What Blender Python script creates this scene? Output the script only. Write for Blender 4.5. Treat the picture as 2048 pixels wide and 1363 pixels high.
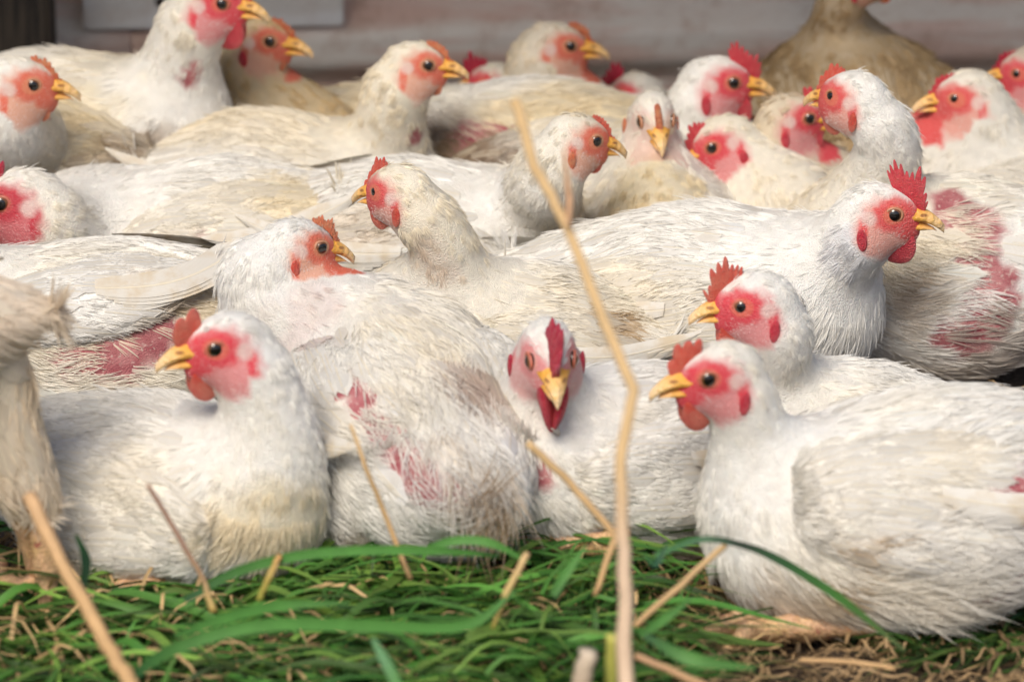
import bpy, math, random
import numpy as np
from mathutils import Matrix, Vector

R = math.radians
rng = np.random.default_rng(7)
random.seed(7)
scene = bpy.context.scene
col = scene.collection
for o in list(bpy.data.objects):
    bpy.data.objects.remove(o)

# ------------------------------------------------------------------ camera, sky, sun, exposure
F = 10500.0                      # focal length in pixels of the 2048 px wide photograph
PITCH = R(18.8)
CAMH = 1.365
camd = bpy.data.cameras.new('camera')
cam = bpy.data.objects.new('camera', camd)
col.objects.link(cam)
cam.location = (0, 0, CAMH)
cam.rotation_euler = (math.pi / 2 - PITCH, 0, 0)
camd.sensor_width = 36.0
camd.lens = 36.0 * F / 2048.0
camd.clip_start = 0.1
camd.clip_end = 300.0
camd.dof.use_dof = True
camd.dof.focus_distance = 3.93
camd.dof.aperture_fstop = (camd.lens / 1000.0) / 0.030
scene.camera = cam

world = bpy.data.worlds.new('World')
scene.world = world
world.use_nodes = True
wn = world.node_tree
bg = wn.nodes['Background']
sky = wn.nodes.new('ShaderNodeTexSky')
sky.sky_type = 'NISHITA'
sky.sun_disc = False
SUN_EL, SUN_AZ = 49.0, 200.0     # azimuth clockwise from +Y
sky.sun_elevation = R(SUN_EL)
sky.sun_rotation = R(SUN_AZ)
sky.air_density = 1.0
sky.dust_density = 3.0
wn.links.new(sky.outputs[0], bg.inputs[0])
bg.inputs[1].default_value = 0.09
sund = bpy.data.lights.new('sun', 'SUN')
sun = bpy.data.objects.new('sun', sund)
col.objects.link(sun)
sund.energy = 2.1
sund.angle = R(28)
sund.color = (1.0, 0.93, 0.82)
az = R(SUN_AZ)
sdir = Vector((math.sin(az) * math.cos(R(SUN_EL)), math.cos(az) * math.cos(R(SUN_EL)), math.sin(R(SUN_EL))))
sun.rotation_euler = (-sdir).to_track_quat('-Z', 'Y').to_euler()
sun.location = (0, 0, 6)
vs = scene.view_settings
vs.view_transform = 'Standard'
vs.look = 'None'
vs.exposure = 0.52
vs.gamma = 1.0
vs.use_curve_mapping = False
try:
    scene.cycles_curves.shape = 'RIBBONS'
except Exception:
    pass
scene.cycles.max_bounces = 8
scene.cycles.diffuse_bounces = 4
scene.cycles.transparent_max_bounces = 8

# ------------------------------------------------------------------ pixel helpers
_f = np.array([0, math.cos(PITCH), -math.sin(PITCH)])
_u = np.array([0, math.sin(PITCH), math.cos(PITCH)])
_r = np.array([1.0, 0, 0])
CAM = np.array([0, 0, CAMH])
def ray(px, py):
    d = _f * F + _r * (px - 1024.0) + _u * (681.5 - py)
    return d / np.linalg.norm(d)
def at_z(px, py, z):
    d = ray(px, py)
    return CAM + d * ((z - CAMH) / d[2])
def at_y(px, py, y):
    d = ray(px, py)
    return CAM + d * (y / d[1])

# ------------------------------------------------------------------ noise
_K = {}
def noise(p, freq, seed=0, n=7):
    key = (seed, n)
    if key not in _K:
        g = np.random.default_rng(100 + seed)
        k = g.normal(size=(n, 3)); k /= np.linalg.norm(k, axis=1)[:, None]
        k *= g.uniform(.6, 1.5, (n, 1))
        _K[key] = (k.astype(np.float32), g.uniform(0, 6.28, n).astype(np.float32))
    k, ph = _K[key]
    return np.sin((p.astype(np.float32) * freq) @ k.T + ph).sum(axis=1) / math.sqrt(n)
def sstep(a, b, x):
    t = np.clip((x - a) / (b - a), 0, 1)
    return t * t * (3 - 2 * t)

# ------------------------------------------------------------------ materials
def new_mat(name):
    m = bpy.data.materials.new(name); m.use_nodes = True
    nt = m.node_tree
    b = nt.nodes['Principled BSDF']
    return m, nt, b
class NT:
    def __init__(s, nt): s.nt = nt
    def n(s, typ, **kw):
        nd = s.nt.nodes.new(typ)
        for k, v in kw.items(): setattr(nd, k, v)
        return nd
    def l(s, a, b): s.nt.links.new(a, b)
    def attr(s, name):
        return s.n('ShaderNodeAttribute', attribute_name=name)
    def noise(s, vec, scale, detail=3, rough=.55):
        nd = s.n('ShaderNodeTexNoise'); nd.inputs['Scale'].default_value = scale
        nd.inputs['Detail'].default_value = detail; nd.inputs['Roughness'].default_value = rough
        if vec is not None: s.l(vec, nd.inputs['Vector'])
        return nd.outputs['Fac']
    def math(s, op, a, b=None, clamp=False):
        nd = s.n('ShaderNodeMath', operation=op, use_clamp=clamp)
        for i, v in enumerate((a, b)):
            if v is None: continue
            if isinstance(v, (int, float)): nd.inputs[i].default_value = v
            else: s.l(v, nd.inputs[i])
        return nd.outputs[0]
    def ramp(s, fac, a, b, lo=0.0, hi=1.0):
        nd = s.n('ShaderNodeMapRange', interpolation_type='SMOOTHSTEP')
        nd.inputs['From Min'].default_value = a; nd.inputs['From Max'].default_value = b
        nd.inputs['To Min'].default_value = lo; nd.inputs['To Max'].default_value = hi
        s.l(fac, nd.inputs['Value'])
        return nd.outputs['Result']
    def mix(s, fac, a, b):
        nd = s.n('ShaderNodeMix', data_type='RGBA')
        if isinstance(fac, (int, float)): nd.inputs['Factor'].default_value = fac
        else: s.l(fac, nd.inputs['Factor'])
        for i, v in ((6, a), (7, b)):
            if isinstance(v, (tuple, list)): nd.inputs[i].default_value = (*v[:3], 1)
            else: s.l(v, nd.inputs[i])
        return nd.outputs[2]
    def bump(s, h, strength, dist, b):
        nd = s.n('ShaderNodeBump'); nd.inputs['Strength'].default_value = strength
        nd.inputs['Distance'].default_value = dist
        s.l(h, nd.inputs['Height']); s.l(nd.outputs[0], b.inputs['Normal'])
        return nd

def m_body(name, red, pale, ring):
    """skin of a chicken: bare face painted by the head frame, bare rubbed patches, pale skin below the feathers"""
    m, nt, b = new_mat(name); t = NT(nt)
    hc = t.attr('head_pos'); sep = t.n('ShaderNodeSeparateXYZ'); t.l(hc.outputs['Vector'], sep.inputs[0])
    X, Y, Z = sep.outputs
    AY = t.math('ABSOLUTE', Y)
    hw = t.attr('face').outputs['Fac']
    nz = t.noise(hc.outputs['Vector'], 3.2, 4)
    nf = t.noise(hc.outputs['Vector'], 14, 3)
    def ell(cx, cz, rx, rz, soft, wob=.25):
        dx = t.math('DIVIDE', t.math('SUBTRACT', X, cx), rx)
        dz = t.math('DIVIDE', t.math('SUBTRACT', Z, cz), rz)
        r = t.math('SQRT', t.math('ADD', t.math('MULTIPLY', dx, dx), t.math('MULTIPLY', dz, dz)))
        r = t.math('ADD', r, t.math('MULTIPLY', t.math('SUBTRACT', nz, .5), wob * 2))
        return t.ramp(r, 1 - soft, 1 + soft, 1, 0)
    eye = ell(.75, .35, 1.55, 1.15, .28)
    jaw = ell(2.0, -.75, 1.0, .75, .3)
    front = t.ramp(X, 1.5, 2.2)
    brow = ell(1.6, 1.3, 1.0, .9, .3)
    back = ell(-1.25, -.75, .35, 1.35, .4)
    redf = eye
    for q in (jaw, front, brow, back): redf = t.math('MAXIMUM', redf, q)
    mott = t.ramp(nf, .42, .66)
    redf = t.math('MULTIPLY', redf, t.math('SUBTRACT', 1.0, t.math('MULTIPLY', mott, .35)))
    skin = t.mix(redf, pale, red)
    ringm = ell(.75, .35, .74, .64, .2, .06)
    skin = t.mix(t.math('MULTIPLY', ringm, .3), skin, ring)
    ear = ell(-.95, .05, .55, .48, .45, .35)
    skin = t.mix(t.math('MULTIPLY', ear, .7), skin, (.72, .60, .54))
    speck = t.ramp(t.noise(hc.outputs['Vector'], 30, 2), .60, .68)
    skin = t.mix(t.math('MULTIPLY', speck, .45), skin, (.82, .72, .66))
    geo = t.n('ShaderNodeTexCoord').outputs['Object']
    n2 = t.noise(geo, 60, 4)
    n3 = t.noise(geo, 260, 3)
    bare = t.mix(t.ramp(n2, .3, .7), (.33, .07, .085), (.52, .22, .22))
    bare = t.mix(t.ramp(n3, .55, .72), bare, (.62, .45, .40))
    base = t.mix(t.math('MULTIPLY', t.ramp(n2, .3, .8), .3), t.attr('tint').outputs['Color'], (.66, .60, .50))
    base = t.mix(t.attr('bare').outputs['Fac'], base, bare)
    c = t.mix(hw, base, skin)
    t.l(c, b.inputs['Base Color'])
    b.inputs['Roughness'].default_value = .55
    b.inputs['Subsurface Weight'].default_value = .05
    b.inputs['Subsurface Radius'].default_value = (1, .3, .2)
    b.inputs['Subsurface Scale'].default_value = .004
    h = t.math('ADD', t.noise(hc.outputs['Vector'], 11, 4), t.noise(geo, 700, 2))
    t.bump(h, .8, .0018, b)
    return m
M_ROOSTER = m_body('red_faced_skin', (.66, .022, .045), (.68, .25, .25), (.70, .30, .12))
M_PULLET = m_body('orange_faced_skin', (.68, .11, .055), (.72, .38, .27), (.62, .36, .16))
M_CRIM = m_body('crimson_faced_skin', (.48, .015, .035), (.56, .13, .14), (.50, .12, .08))
M_MID = m_body('pink_faced_skin', (.66, .045, .05), (.72, .34, .28), (.68, .30, .12))

def m_flesh(name, c1, c2, rough=.42):
    m, nt, b = new_mat(name); t = NT(nt)
    geo = t.n('ShaderNodeTexCoord').outputs['Object']
    n = t.noise(geo, 1.6, 4); nf = t.noise(geo, 9, 3)
    c = t.mix(t.ramp(n, .3, .7), c1, c2)
    c = t.mix(t.math('MULTIPLY', t.ramp(nf, .55, .75), .35), c, (.78, .45, .35))
    t.l(c, b.inputs['Base Color'])
    b.inputs['Roughness'].default_value = rough
    b.inputs['Subsurface Weight'].default_value = .25
    b.inputs['Subsurface Radius'].default_value = (1, .25, .15)
    b.inputs['Subsurface Scale'].default_value = .4
    t.bump(nf, .6, .08, b)
    return m
FLESH = {'red': m_flesh('comb_crimson', (.80, .03, .055), (.88, .08, .10)),
         'scarlet': m_flesh('comb_scarlet', (.86, .07, .045), (.90, .16, .10)),
         'orange': m_flesh('comb_orange', (.85, .15, .06), (.88, .30, .14)),
         'dark': m_flesh('comb_dark_red', (.56, .012, .04), (.68, .03, .06))}

def m_beak():
    m, nt, b = new_mat('beak_horn'); t = NT(nt)
    geo = t.n('ShaderNodeTexCoord').outputs['Object']
    sep = t.n('ShaderNodeSeparateXYZ'); t.l(geo, sep.inputs[0])
    n = t.noise(geo, 2.5, 4)
    c = t.mix(t.ramp(sep.outputs[0], 2.0, 4.6), (.86, .38, .05), (.90, .62, .34))
    c = t.mix(t.ramp(n, .5, .8), c, (.78, .42, .08))
    vm = t.n('ShaderNodeVectorMath', operation='ABSOLUTE'); t.l(geo, vm.inputs[0])
    di = t.n('ShaderNodeVectorMath', operation='SUBTRACT'); t.l(vm.outputs[0], di.inputs[0]); di.inputs[1].default_value = (2.75, .52, .22)
    sc = t.n('ShaderNodeVectorMath', operation='MULTIPLY'); t.l(di.outputs[0], sc.inputs[0]); sc.inputs[1].default_value = (2.2, 2, 6)
    ln = t.n('ShaderNodeVectorMath', operation='LENGTH'); t.l(sc.outputs[0], ln.inputs[0])
    c = t.mix(t.ramp(ln.outputs['Value'], .4, .8, .8, 0), c, (.25, .08, .03))
    t.l(c, b.inputs['Base Color'])
    b.inputs['Roughness'].default_value = .38
    b.inputs['Subsurface Weight'].default_value = .15
    b.inputs['Subsurface Scale'].default_value = .3
    t.bump(n, .3, .1, b)
    return m
M_BEAK = m_beak()
def m_eye():
    m, nt, b = new_mat('eye'); t = NT(nt)
    geo = t.n('ShaderNodeTexCoord').outputs['Object']
    sep = t.n('ShaderNodeSeparateXYZ'); t.l(geo, sep.inputs[0])
    r = t.math('SQRT', t.math('ADD', t.math('MULTIPLY', sep.outputs[0], sep.outputs[0]), t.math('MULTIPLY', sep.outputs[2], sep.outputs[2])))
    c = t.mix(t.ramp(r, .32, .38), (.004, .003, .003), (.15, .06, .02))
    c = t.mix(t.ramp(r, .47, .53), c, (.03, .012, .006))
    t.l(c, b.inputs['Base Color'])
    b.inputs['Roughness'].default_value = .06
    b.inputs['Coat Weight'].default_value = .6
    b.inputs['Coat Roughness'].default_value = .03
    return m
M_EYE = m_eye()
def plain(name, c, rough=.6, sss=0):
    m, nt, b = new_mat(name); t = NT(nt)
    geo = t.n('ShaderNodeTexCoord').outputs['Object']
    n = t.noise(geo, 3, 4)
    t.l(t.mix(t.ramp(n, .3, .7), c, tuple(min(1, x * 1.25) for x in c)), b.inputs['Base Color'])
    b.inputs['Roughness'].default_value = rough
    if sss: b.inputs['Subsurface Weight'].default_value = sss; b.inputs['Subsurface Scale'].default_value = .2
    return m
M_LID = plain('eyelid_skin', (.50, .22, .12), .5, .2)
M_LID_R = plain('eyelid_skin_red', (.50, .13, .08), .5, .2)

def m_hair(name, trans=.35):
    m, nt, b = new_mat(name); t = NT(nt)
    a = t.attr('tint')
    d = t.n('ShaderNodeBsdfDiffuse'); t.l(a.outputs['Color'], d.inputs['Color'])
    tr = t.n('ShaderNodeBsdfTranslucent'); t.l(a.outputs['Color'], tr.inputs['Color'])
    mx = t.n('ShaderNodeMixShader'); mx.inputs[0].default_value = trans
    t.l(d.outputs[0], mx.inputs[1]); t.l(tr.outputs[0], mx.inputs[2])
    out = nt.nodes['Material Output']; t.l(mx.outputs[0], out.inputs['Surface'])
    nt.nodes.remove(b)
    return m
M_HAIR = m_hair('white_down')

def m_feather(name, stain, trans):
    m, nt, b = new_mat(name); t = NT(nt)
    uv = t.attr('vane').outputs['Vector']      # x along, y across -1..1, z random
    sep = t.n('ShaderNodeSeparateXYZ'); t.l(uv, sep.inputs[0])
    ay = t.math('ABSOLUTE', sep.outputs[1])
    comb = t.n('ShaderNodeCombineXYZ')
    t.l(t.math('ADD', t.math('MULTIPLY', sep.outputs[0], 90), t.math('MULTIPLY', ay, -20)), comb.inputs[0])
    t.l(t.math('MULTIPLY', ay, 1.5), comb.inputs[1]); t.l(t.math('MULTIPLY', sep.outputs[2], 30), comb.inputs[2])
    barb = t.noise(comb.outputs[0], 1.0, 2)
    geo = t.n('ShaderNodeTexCoord').outputs['Object']
    n = t.noise(geo, 45, 4)
    a = t.attr('tint').outputs['Color']
    c = t.mix(t.math('MULTIPLY', t.ramp(n, .42, .72), stain), a, (.62, .50, .33))
    c = t.mix(t.math('MULTIPLY', t.ramp(barb, .35, .7), .25), c, (.55, .50, .44))
    shaft = t.ramp(ay, .05, .12, 1, 0)
    c = t.mix(t.math('MULTIPLY', shaft, .6), c, (.85, .76, .58))
    t.l(c, b.inputs['Base Color'])
    b.inputs['Roughness'].default_value = .6
    t.bump(t.math('ADD', t.math('MULTIPLY', barb, .6), t.math('MULTIPLY', shaft, 1.5)), .5, .0006, b)
    tr = t.n('ShaderNodeBsdfTranslucent'); t.l(c, tr.inputs['Color'])
    mx = t.n('ShaderNodeMixShader'); mx.inputs[0].default_value = trans
    t.l(b.outputs[0], mx.inputs[1]); t.l(tr.outputs[0], mx.inputs[2]); t.l(mx.outputs[0], nt.nodes['Material Output'].inputs['Surface'])
    return m
M_FEATHER = m_feather('flight_feather_vane', .9, .2)
M_COVERT = m_feather('contour_feather_vane', .25, .3)

def m_leg():
    m, nt, b = new_mat('scaly_leg'); t = NT(nt)
    geo = t.n('ShaderNodeTexCoord').outputs['Object']
    n = t.noise(geo, 55, 4)
    v = t.n('ShaderNodeTexVoronoi'); v.inputs['Scale'].default_value = 480; t.l(geo, v.inputs['Vector'])
    c = t.mix(t.ramp(n, .3, .7), (.72, .47, .22), (.66, .40, .25))
    c = t.mix(t.ramp(t.noise(geo, 120, 3), .62, .72), c, (.35, .09, .07))
    c = t.mix(t.math('MULTIPLY', t.ramp(v.outputs['Distance'], .3, .8), .6), c, (.34, .19, .10))
    t.l(c, b.inputs['Base Color'])
    b.inputs['Roughness'].default_value = .5
    b.inputs['Subsurface Weight'].default_value = .1
    b.inputs['Subsurface Scale'].default_value = .003
    t.bump(t.math('SUBTRACT', 1.0, v.outputs['Distance']), .7, .0012, b)
    return m
M_LEG = m_leg()

def m_strip(name):
    m, nt, b = new_mat(name); t = NT(nt)
    a = t.attr('tint').outputs['Color']
    geo = t.n('ShaderNodeTexCoord').outputs['Object']
    n = t.noise(geo, 70, 4)
    uv = t.attr('vane').outputs['Vector']
    sep = t.n('ShaderNodeSeparateXYZ'); t.l(uv, sep.inputs[0])
    comb = t.n('ShaderNodeCombineXYZ'); t.l(t.math('MULTIPLY', sep.outputs[1], 9), comb.inputs[0]); t.l(sep.outputs[0], comb.inputs[1]); t.l(t.math('MULTIPLY', sep.outputs[2], 50), comb.inputs[2])
    st = t.noise(comb.outputs[0], 1.0, 3)
    hs = t.n('ShaderNodeHueSaturation'); t.l(a, hs.inputs['Color'])
    t.l(t.math('ADD', .55, t.math('ADD', t.math('MULTIPLY', n, .45), t.math('MULTIPLY', st, .45))), hs.inputs['Value'])
    t.l(hs.outputs[0], b.inputs['Base Color'])
    b.inputs['Roughness'].default_value = .5
    b.inputs['Specular IOR Level'].default_value = .35
    tr = t.n('ShaderNodeBsdfTranslucent'); t.l(hs.outputs[0], tr.inputs['Color'])
    mx = t.n('ShaderNodeMixShader'); mx.inputs[0].default_value = .2
    t.l(b.outputs[0], mx.inputs[1]); t.l(tr.outputs[0], mx.inputs[2])
    t.l(mx.outputs[0], nt.nodes['Material Output'].inputs['Surface'])
    t.bump(st, .4, .0006, b)
    return m
M_GRASS = m_strip('grass_blade'); M_STRAW = m_strip('dry_straw')

# ------------------------------------------------------------------ mesh helpers
def mesh_np(name, verts, faces, mat, smooth=True):
    me = bpy.data.meshes.new(name)
    verts = np.asarray(verts, dtype=np.float32)
    if isinstance(faces, np.ndarray):
        nf, k = faces.shape
        me.vertices.add(len(verts)); me.vertices.foreach_set('co', verts.ravel())
        me.loops.add(nf * k); me.loops.foreach_set('vertex_index', faces.ravel().astype(np.int32))
        me.polygons.add(nf)
        me.polygons.foreach_set('loop_start', np.arange(0, nf * k, k, dtype=np.int32))
        me.update(calc_edges=True)
    else:
        me.from_pydata([tuple(v) for v in verts], [], faces); me.update()
    if smooth:
        me.polygons.foreach_set('use_smooth', np.ones(len(me.polygons), dtype=bool))
    if mat: me.materials.append(mat)
    return me
def fattr(me, name, arr, typ='FLOAT'):
    a = me.attributes.new(name, typ, 'POINT')
    arr = np.asarray(arr, dtype=np.float32)
    if typ == 'FLOAT': a.data.foreach_set('value', arr.ravel())
    elif typ == 'FLOAT_VECTOR': a.data.foreach_set('vector', arr.ravel())
    else:
        if arr.shape[1] == 3: arr = np.concatenate([arr, np.ones((len(arr), 1), np.float32)], 1)
        a.data.foreach_set('color', arr.ravel())
def link(name, data, parent=None, loc=None, mat4=None, **props):
    o = bpy.data.objects.new(name, data); col.objects.link(o)
    if parent is not None: o.parent = parent
    if loc is not None: o.location = loc
    if mat4 is not None: o.matrix_local = mat4
    for k, v in props.items(): o[k] = v
    return o

def surfnet(f, lo, hi, h, B=4):
    lo = np.asarray(lo, np.float32); hi = np.asarray(hi, np.float32)
    nb = np.ceil((hi - lo) / (h * B)).astype(int) + 1
    cc = [lo[i] + (np.arange(nb[i]) + .5) * h * B - h * .5 for i in range(3)]
    G = np.stack(np.meshgrid(*cc, indexing='ij'), -1).reshape(-1, 3).astype(np.float32)
    Vc = f(G).reshape(nb)
    V = Vc.repeat(B, 0).repeat(B, 1).repeat(B, 2).astype(np.float32)
    n = nb * B
    near = np.abs(V) < h * B * 1.35
    idx = np.argwhere(near)
    P = (lo + idx * h).astype(np.float32)
    V[near] = f(P)
    s = V < 0
    corners = [(i, j, k) for i in (0, 1) for j in (0, 1) for k in (0, 1)]
    def sl(A, c): return A[c[0]:n[0] - 1 + c[0], c[1]:n[1] - 1 + c[1], c[2]:n[2] - 1 + c[2]]
    cnt = sum(sl(s, c).astype(np.int8) for c in corners)
    act = (cnt > 0) & (cnt < 8)
    ci = np.argwhere(act)
    vid = -np.ones(act.shape, np.int32); vid[act] = np.arange(len(ci))
    acc = np.zeros((len(ci), 3), np.float32); w = np.zeros(len(ci), np.float32)
    for a in corners:
        for ax in range(3):
            if a[ax]: continue
            b = list(a); b[ax] = 1
            va = V[ci[:, 0] + a[0], ci[:, 1] + a[1], ci[:, 2] + a[2]]
            vb = V[ci[:, 0] + b[0], ci[:, 1] + b[1], ci[:, 2] + b[2]]
            m = (va < 0) != (vb < 0)
            t = np.where(m, va / np.where(m, va - vb, 1), 0)
            p = np.array(a, np.float32)[None, :].repeat(len(ci), 0); p[:, ax] += t
            acc += p * m[:, None]; w += m
    verts = lo + (ci + acc / w[:, None]) * h
    quads = []
    for ax in range(3):
        o1, o2 = [(1, 2), (2, 0), (0, 1)][ax]
        A = s[:n[0] - 1, :n[1] - 1, :n[2] - 1]
        sh = [0, 0, 0]; sh[ax] = 1
        Bq = s[sh[0]:n[0] - 1 + sh[0], sh[1]:n[1] - 1 + sh[1], sh[2]:n[2] - 1 + sh[2]]
        e = np.argwhere(A != Bq)
        e = e[(e[:, o1] > 0) & (e[:, o2] > 0)]
        d1 = np.zeros(3, int); d1[o1] = 1
        d2 = np.zeros(3, int); d2[o2] = 1
        q = [e - d1 - d2, e - d2, e, e - d1]
        ids = np.stack([vid[x[:, 0], x[:, 1], x[:, 2]] for x in q], 1)
        flip = ~A[e[:, 0], e[:, 1], e[:, 2]]
        ids[flip] = ids[flip][:, ::-1]
        quads.append(ids[(ids >= 0).all(1)])
    quads = np.concatenate(quads)
    for _ in range(2):
        d = f(verts); eps = h * .25
        g = np.stack([f(verts + np.eye(3, dtype=np.float32)[i] * eps) - d for i in range(3)], 1) / eps
        g2 = (g * g).sum(1) + 1e-6
        step = np.clip(d / g2, -h * .7, h * .7)
        verts = verts - g * step[:, None]
    verts = verts.astype(np.float32)
    return verts, quads
def vnormals(v, q):
    a = v[q[:, 2]] - v[q[:, 0]]; b = v[q[:, 3]] - v[q[:, 1]]
    fn = np.cross(a, b)
    N = np.zeros_like(v)
    for i in range(4):
        for k in range(3):
            N[:, k] += np.bincount(q[:, i], fn[:, k], len(v)).astype(np.float32)
    area = np.linalg.norm(fn, axis=1) * .5
    return N / (np.linalg.norm(N, axis=1)[:, None] + 1e-12), area

# SDF pieces
def ell(p, c, r, Rm=None):
    q = p - np.asarray(c, np.float32)
    if Rm is not None: q = q @ np.asarray(Rm, np.float32)
    r = np.asarray(r, np.float32)
    k0 = np.sqrt(((q / r) ** 2).sum(1)); k1 = np.sqrt(((q / (r * r)) ** 2).sum(1)) + 1e-9
    return k0 * (k0 - 1) / k1
def caps(p, a, b, ra, rb):
    a = np.asarray(a, np.float32); b = np.asarray(b, np.float32)
    ab = b - a; t = np.clip(((p - a) @ ab) / (ab @ ab + 1e-12), 0, 1)
    return np.linalg.norm(p - a - t[:, None] * ab, axis=1) - (ra + (rb - ra) * t)
def smin(a, b, k):
    h = np.maximum(k - np.abs(a - b), 0) / k
    return np.minimum(a, b) - h * h * k * .25
def smax(a, b, k): return -smin(-a, -b, k)
def rotm(yaw, pitch=0, roll=0):
    """columns: forward, left, up. yaw from +x, pitch nose up, roll"""
    y, p, r = R(yaw), R(pitch), R(roll)
    m = Matrix.Rotation(y, 3, 'Z') @ Matrix.Rotation(-p, 3, 'Y') @ Matrix.Rotation(r, 3, 'X')
    return np.array(m, dtype=np.float32)

HEAD = [((-.45, 0, .12), (2.55, 1.72, 1.95)), ((1.25, 0, -.15), (1.25, .98, 1.28)),
        ((.1, 0, -1.0), (1.9, 1.42, 1.45)), ((1.35, 0, -1.15), (1.2, .78, .95))]
def head_sdf(q):      # q in head cm
    d = ell(q, *HEAD[0])
    for c, r in HEAD[1:]: d = smin(d, ell(q, c, r), .7)
    return d

# ------------------------------------------------------------------ head part meshes (head frame, cm)
def eye_y():
    ys = np.linspace(.5, 2.5, 200, dtype=np.float32)
    d = head_sdf(np.stack([np.full(200, .75), ys, np.full(200, .35)], 1).astype(np.float32))
    return float(ys[np.argmin(np.abs(d))])
EY = eye_y()
def sphere(n=20, m=12):
    v, f = [], []
    for j in range(m + 1):
        ph = math.pi * j / m
        for i in range(n):
            a = 2 * math.pi * i / n
            v.append((math.sin(ph) * math.cos(a), math.sin(ph) * math.sin(a), math.cos(ph)))
    for j in range(m):
        for i in range(n):
            f.append((j * n + i, (j + 1) * n + i, (j + 1) * n + (i + 1) % n, j * n + (i + 1) % n))
    return np.array(v, np.float32), np.array(f)
def eye_mesh():
    v, f = sphere(20, 12)
    v = v * np.array([.54, .42, .54])
    return mesh_np('eye', v, f, M_EYE)
def lid_mesh(mat):
    v, f = [], []
    n, m = 28, 8
    for i in range(n):
        a = 2 * math.pi * i / n
        for j in range(m):
            b = 2 * math.pi * j / m
            rr = .53 + .10 * math.cos(b)
            sq = 1 - .12 * abs(math.sin(a))
            v.append((rr * math.cos(a) * 1.05, .10 * math.sin(b) - .14 * (rr - .5) , rr * math.sin(a) * sq))
    for i in range(n):
        for j in range(m):
            f.append((i * m + j, ((i + 1) % n) * m + j, ((i + 1) % n) * m + (j + 1) % m, i * m + (j + 1) % m))
    return mesh_np('eyelid', np.array(v), np.array(f), mat)
ME_EYE = eye_mesh(); ME_LID = lid_mesh(M_LID); ME_LID_R = lid_mesh(M_LID_R)

def loft(secs):
    """secs: list of rings (same length) -> verts, quads, capped"""
    n = len(secs[0]); v = [p for s in secs for p in s]; f = []
    for i in range(len(secs) - 1):
        for j in range(n):
            f.append([i * n + j, i * n + (j + 1) % n, (i + 1) * n + (j + 1) % n, (i + 1) * n + j])
    v.append(tuple(np.mean(secs[-1], axis=0))); v.append(tuple(np.mean(secs[0], axis=0)))
    a = len(v) - 2
    for j in range(n):
        f.append([(len(secs) - 1) * n + j, (len(secs) - 1) * n + (j + 1) % n, a])
        f.append([(j + 1) % n, j, a + 1])
    return v, f
def beak_upper():
    secs = []
    N = 16
    for i in range(N):
        u = i / (N - 1)
        x = 1.45 + 2.8 * u
        zt = .80 - .22 * u - 1.05 * u ** 2.6           # culmen
        zb = -.45 + .12 * math.sin(u * 3.1) - .62 * u ** 3 # tomium
        if zb > zt - .04: zb = zt - .04
        w = 1.08 * (1 - u) ** .6 * (1 - .15 * u) + .02
        ring = []
        for j in range(14):
            a = 2 * math.pi * j / 14
            cy, cz = math.cos(a), math.sin(a)
            y = w * (abs(cy) ** .9) * (1 if cy > 0 else -1) * (1 - .35 * max(0, cz))
            z = (zt + zb) / 2 + (zt - zb) / 2 * cz - (.10 * (1 - u) if abs(cy) > .8 else 0)
            ring.append((x - .35 * max(0, -cz) * 0 , y, z))
        secs.append(ring)
    v, f = loft(secs); return mesh_np('upper_beak', v, f, M_BEAK)
def beak_lower():
    secs = []
    N = 12
    for i in range(N):
        u = i / (N - 1)
        x = 1.1 + 2.65 * u
        zt = -.44 + .12 * math.sin(u * 3.1) - .48 * u ** 3
        zb = -1.22 + .42 * u ** 1.2
        if zb > zt - .05: zb = zt - .05
        w = 1.0 * (1 - u) ** .55 + .03
        ring = []
        for j in range(12):
            a = 2 * math.pi * j / 12
            ring.append((x, w * math.cos(a) * (1 - .3 * max(0, -math.sin(a))), (zt + zb) / 2 + (zt - zb) / 2 * math.sin(a)))
        secs.append(ring)
    v, f = loft(secs); return mesh_np('lower_beak', v, f, M_BEAK)
ME_BU, ME_BL = beak_upper(), beak_lower()

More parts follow.
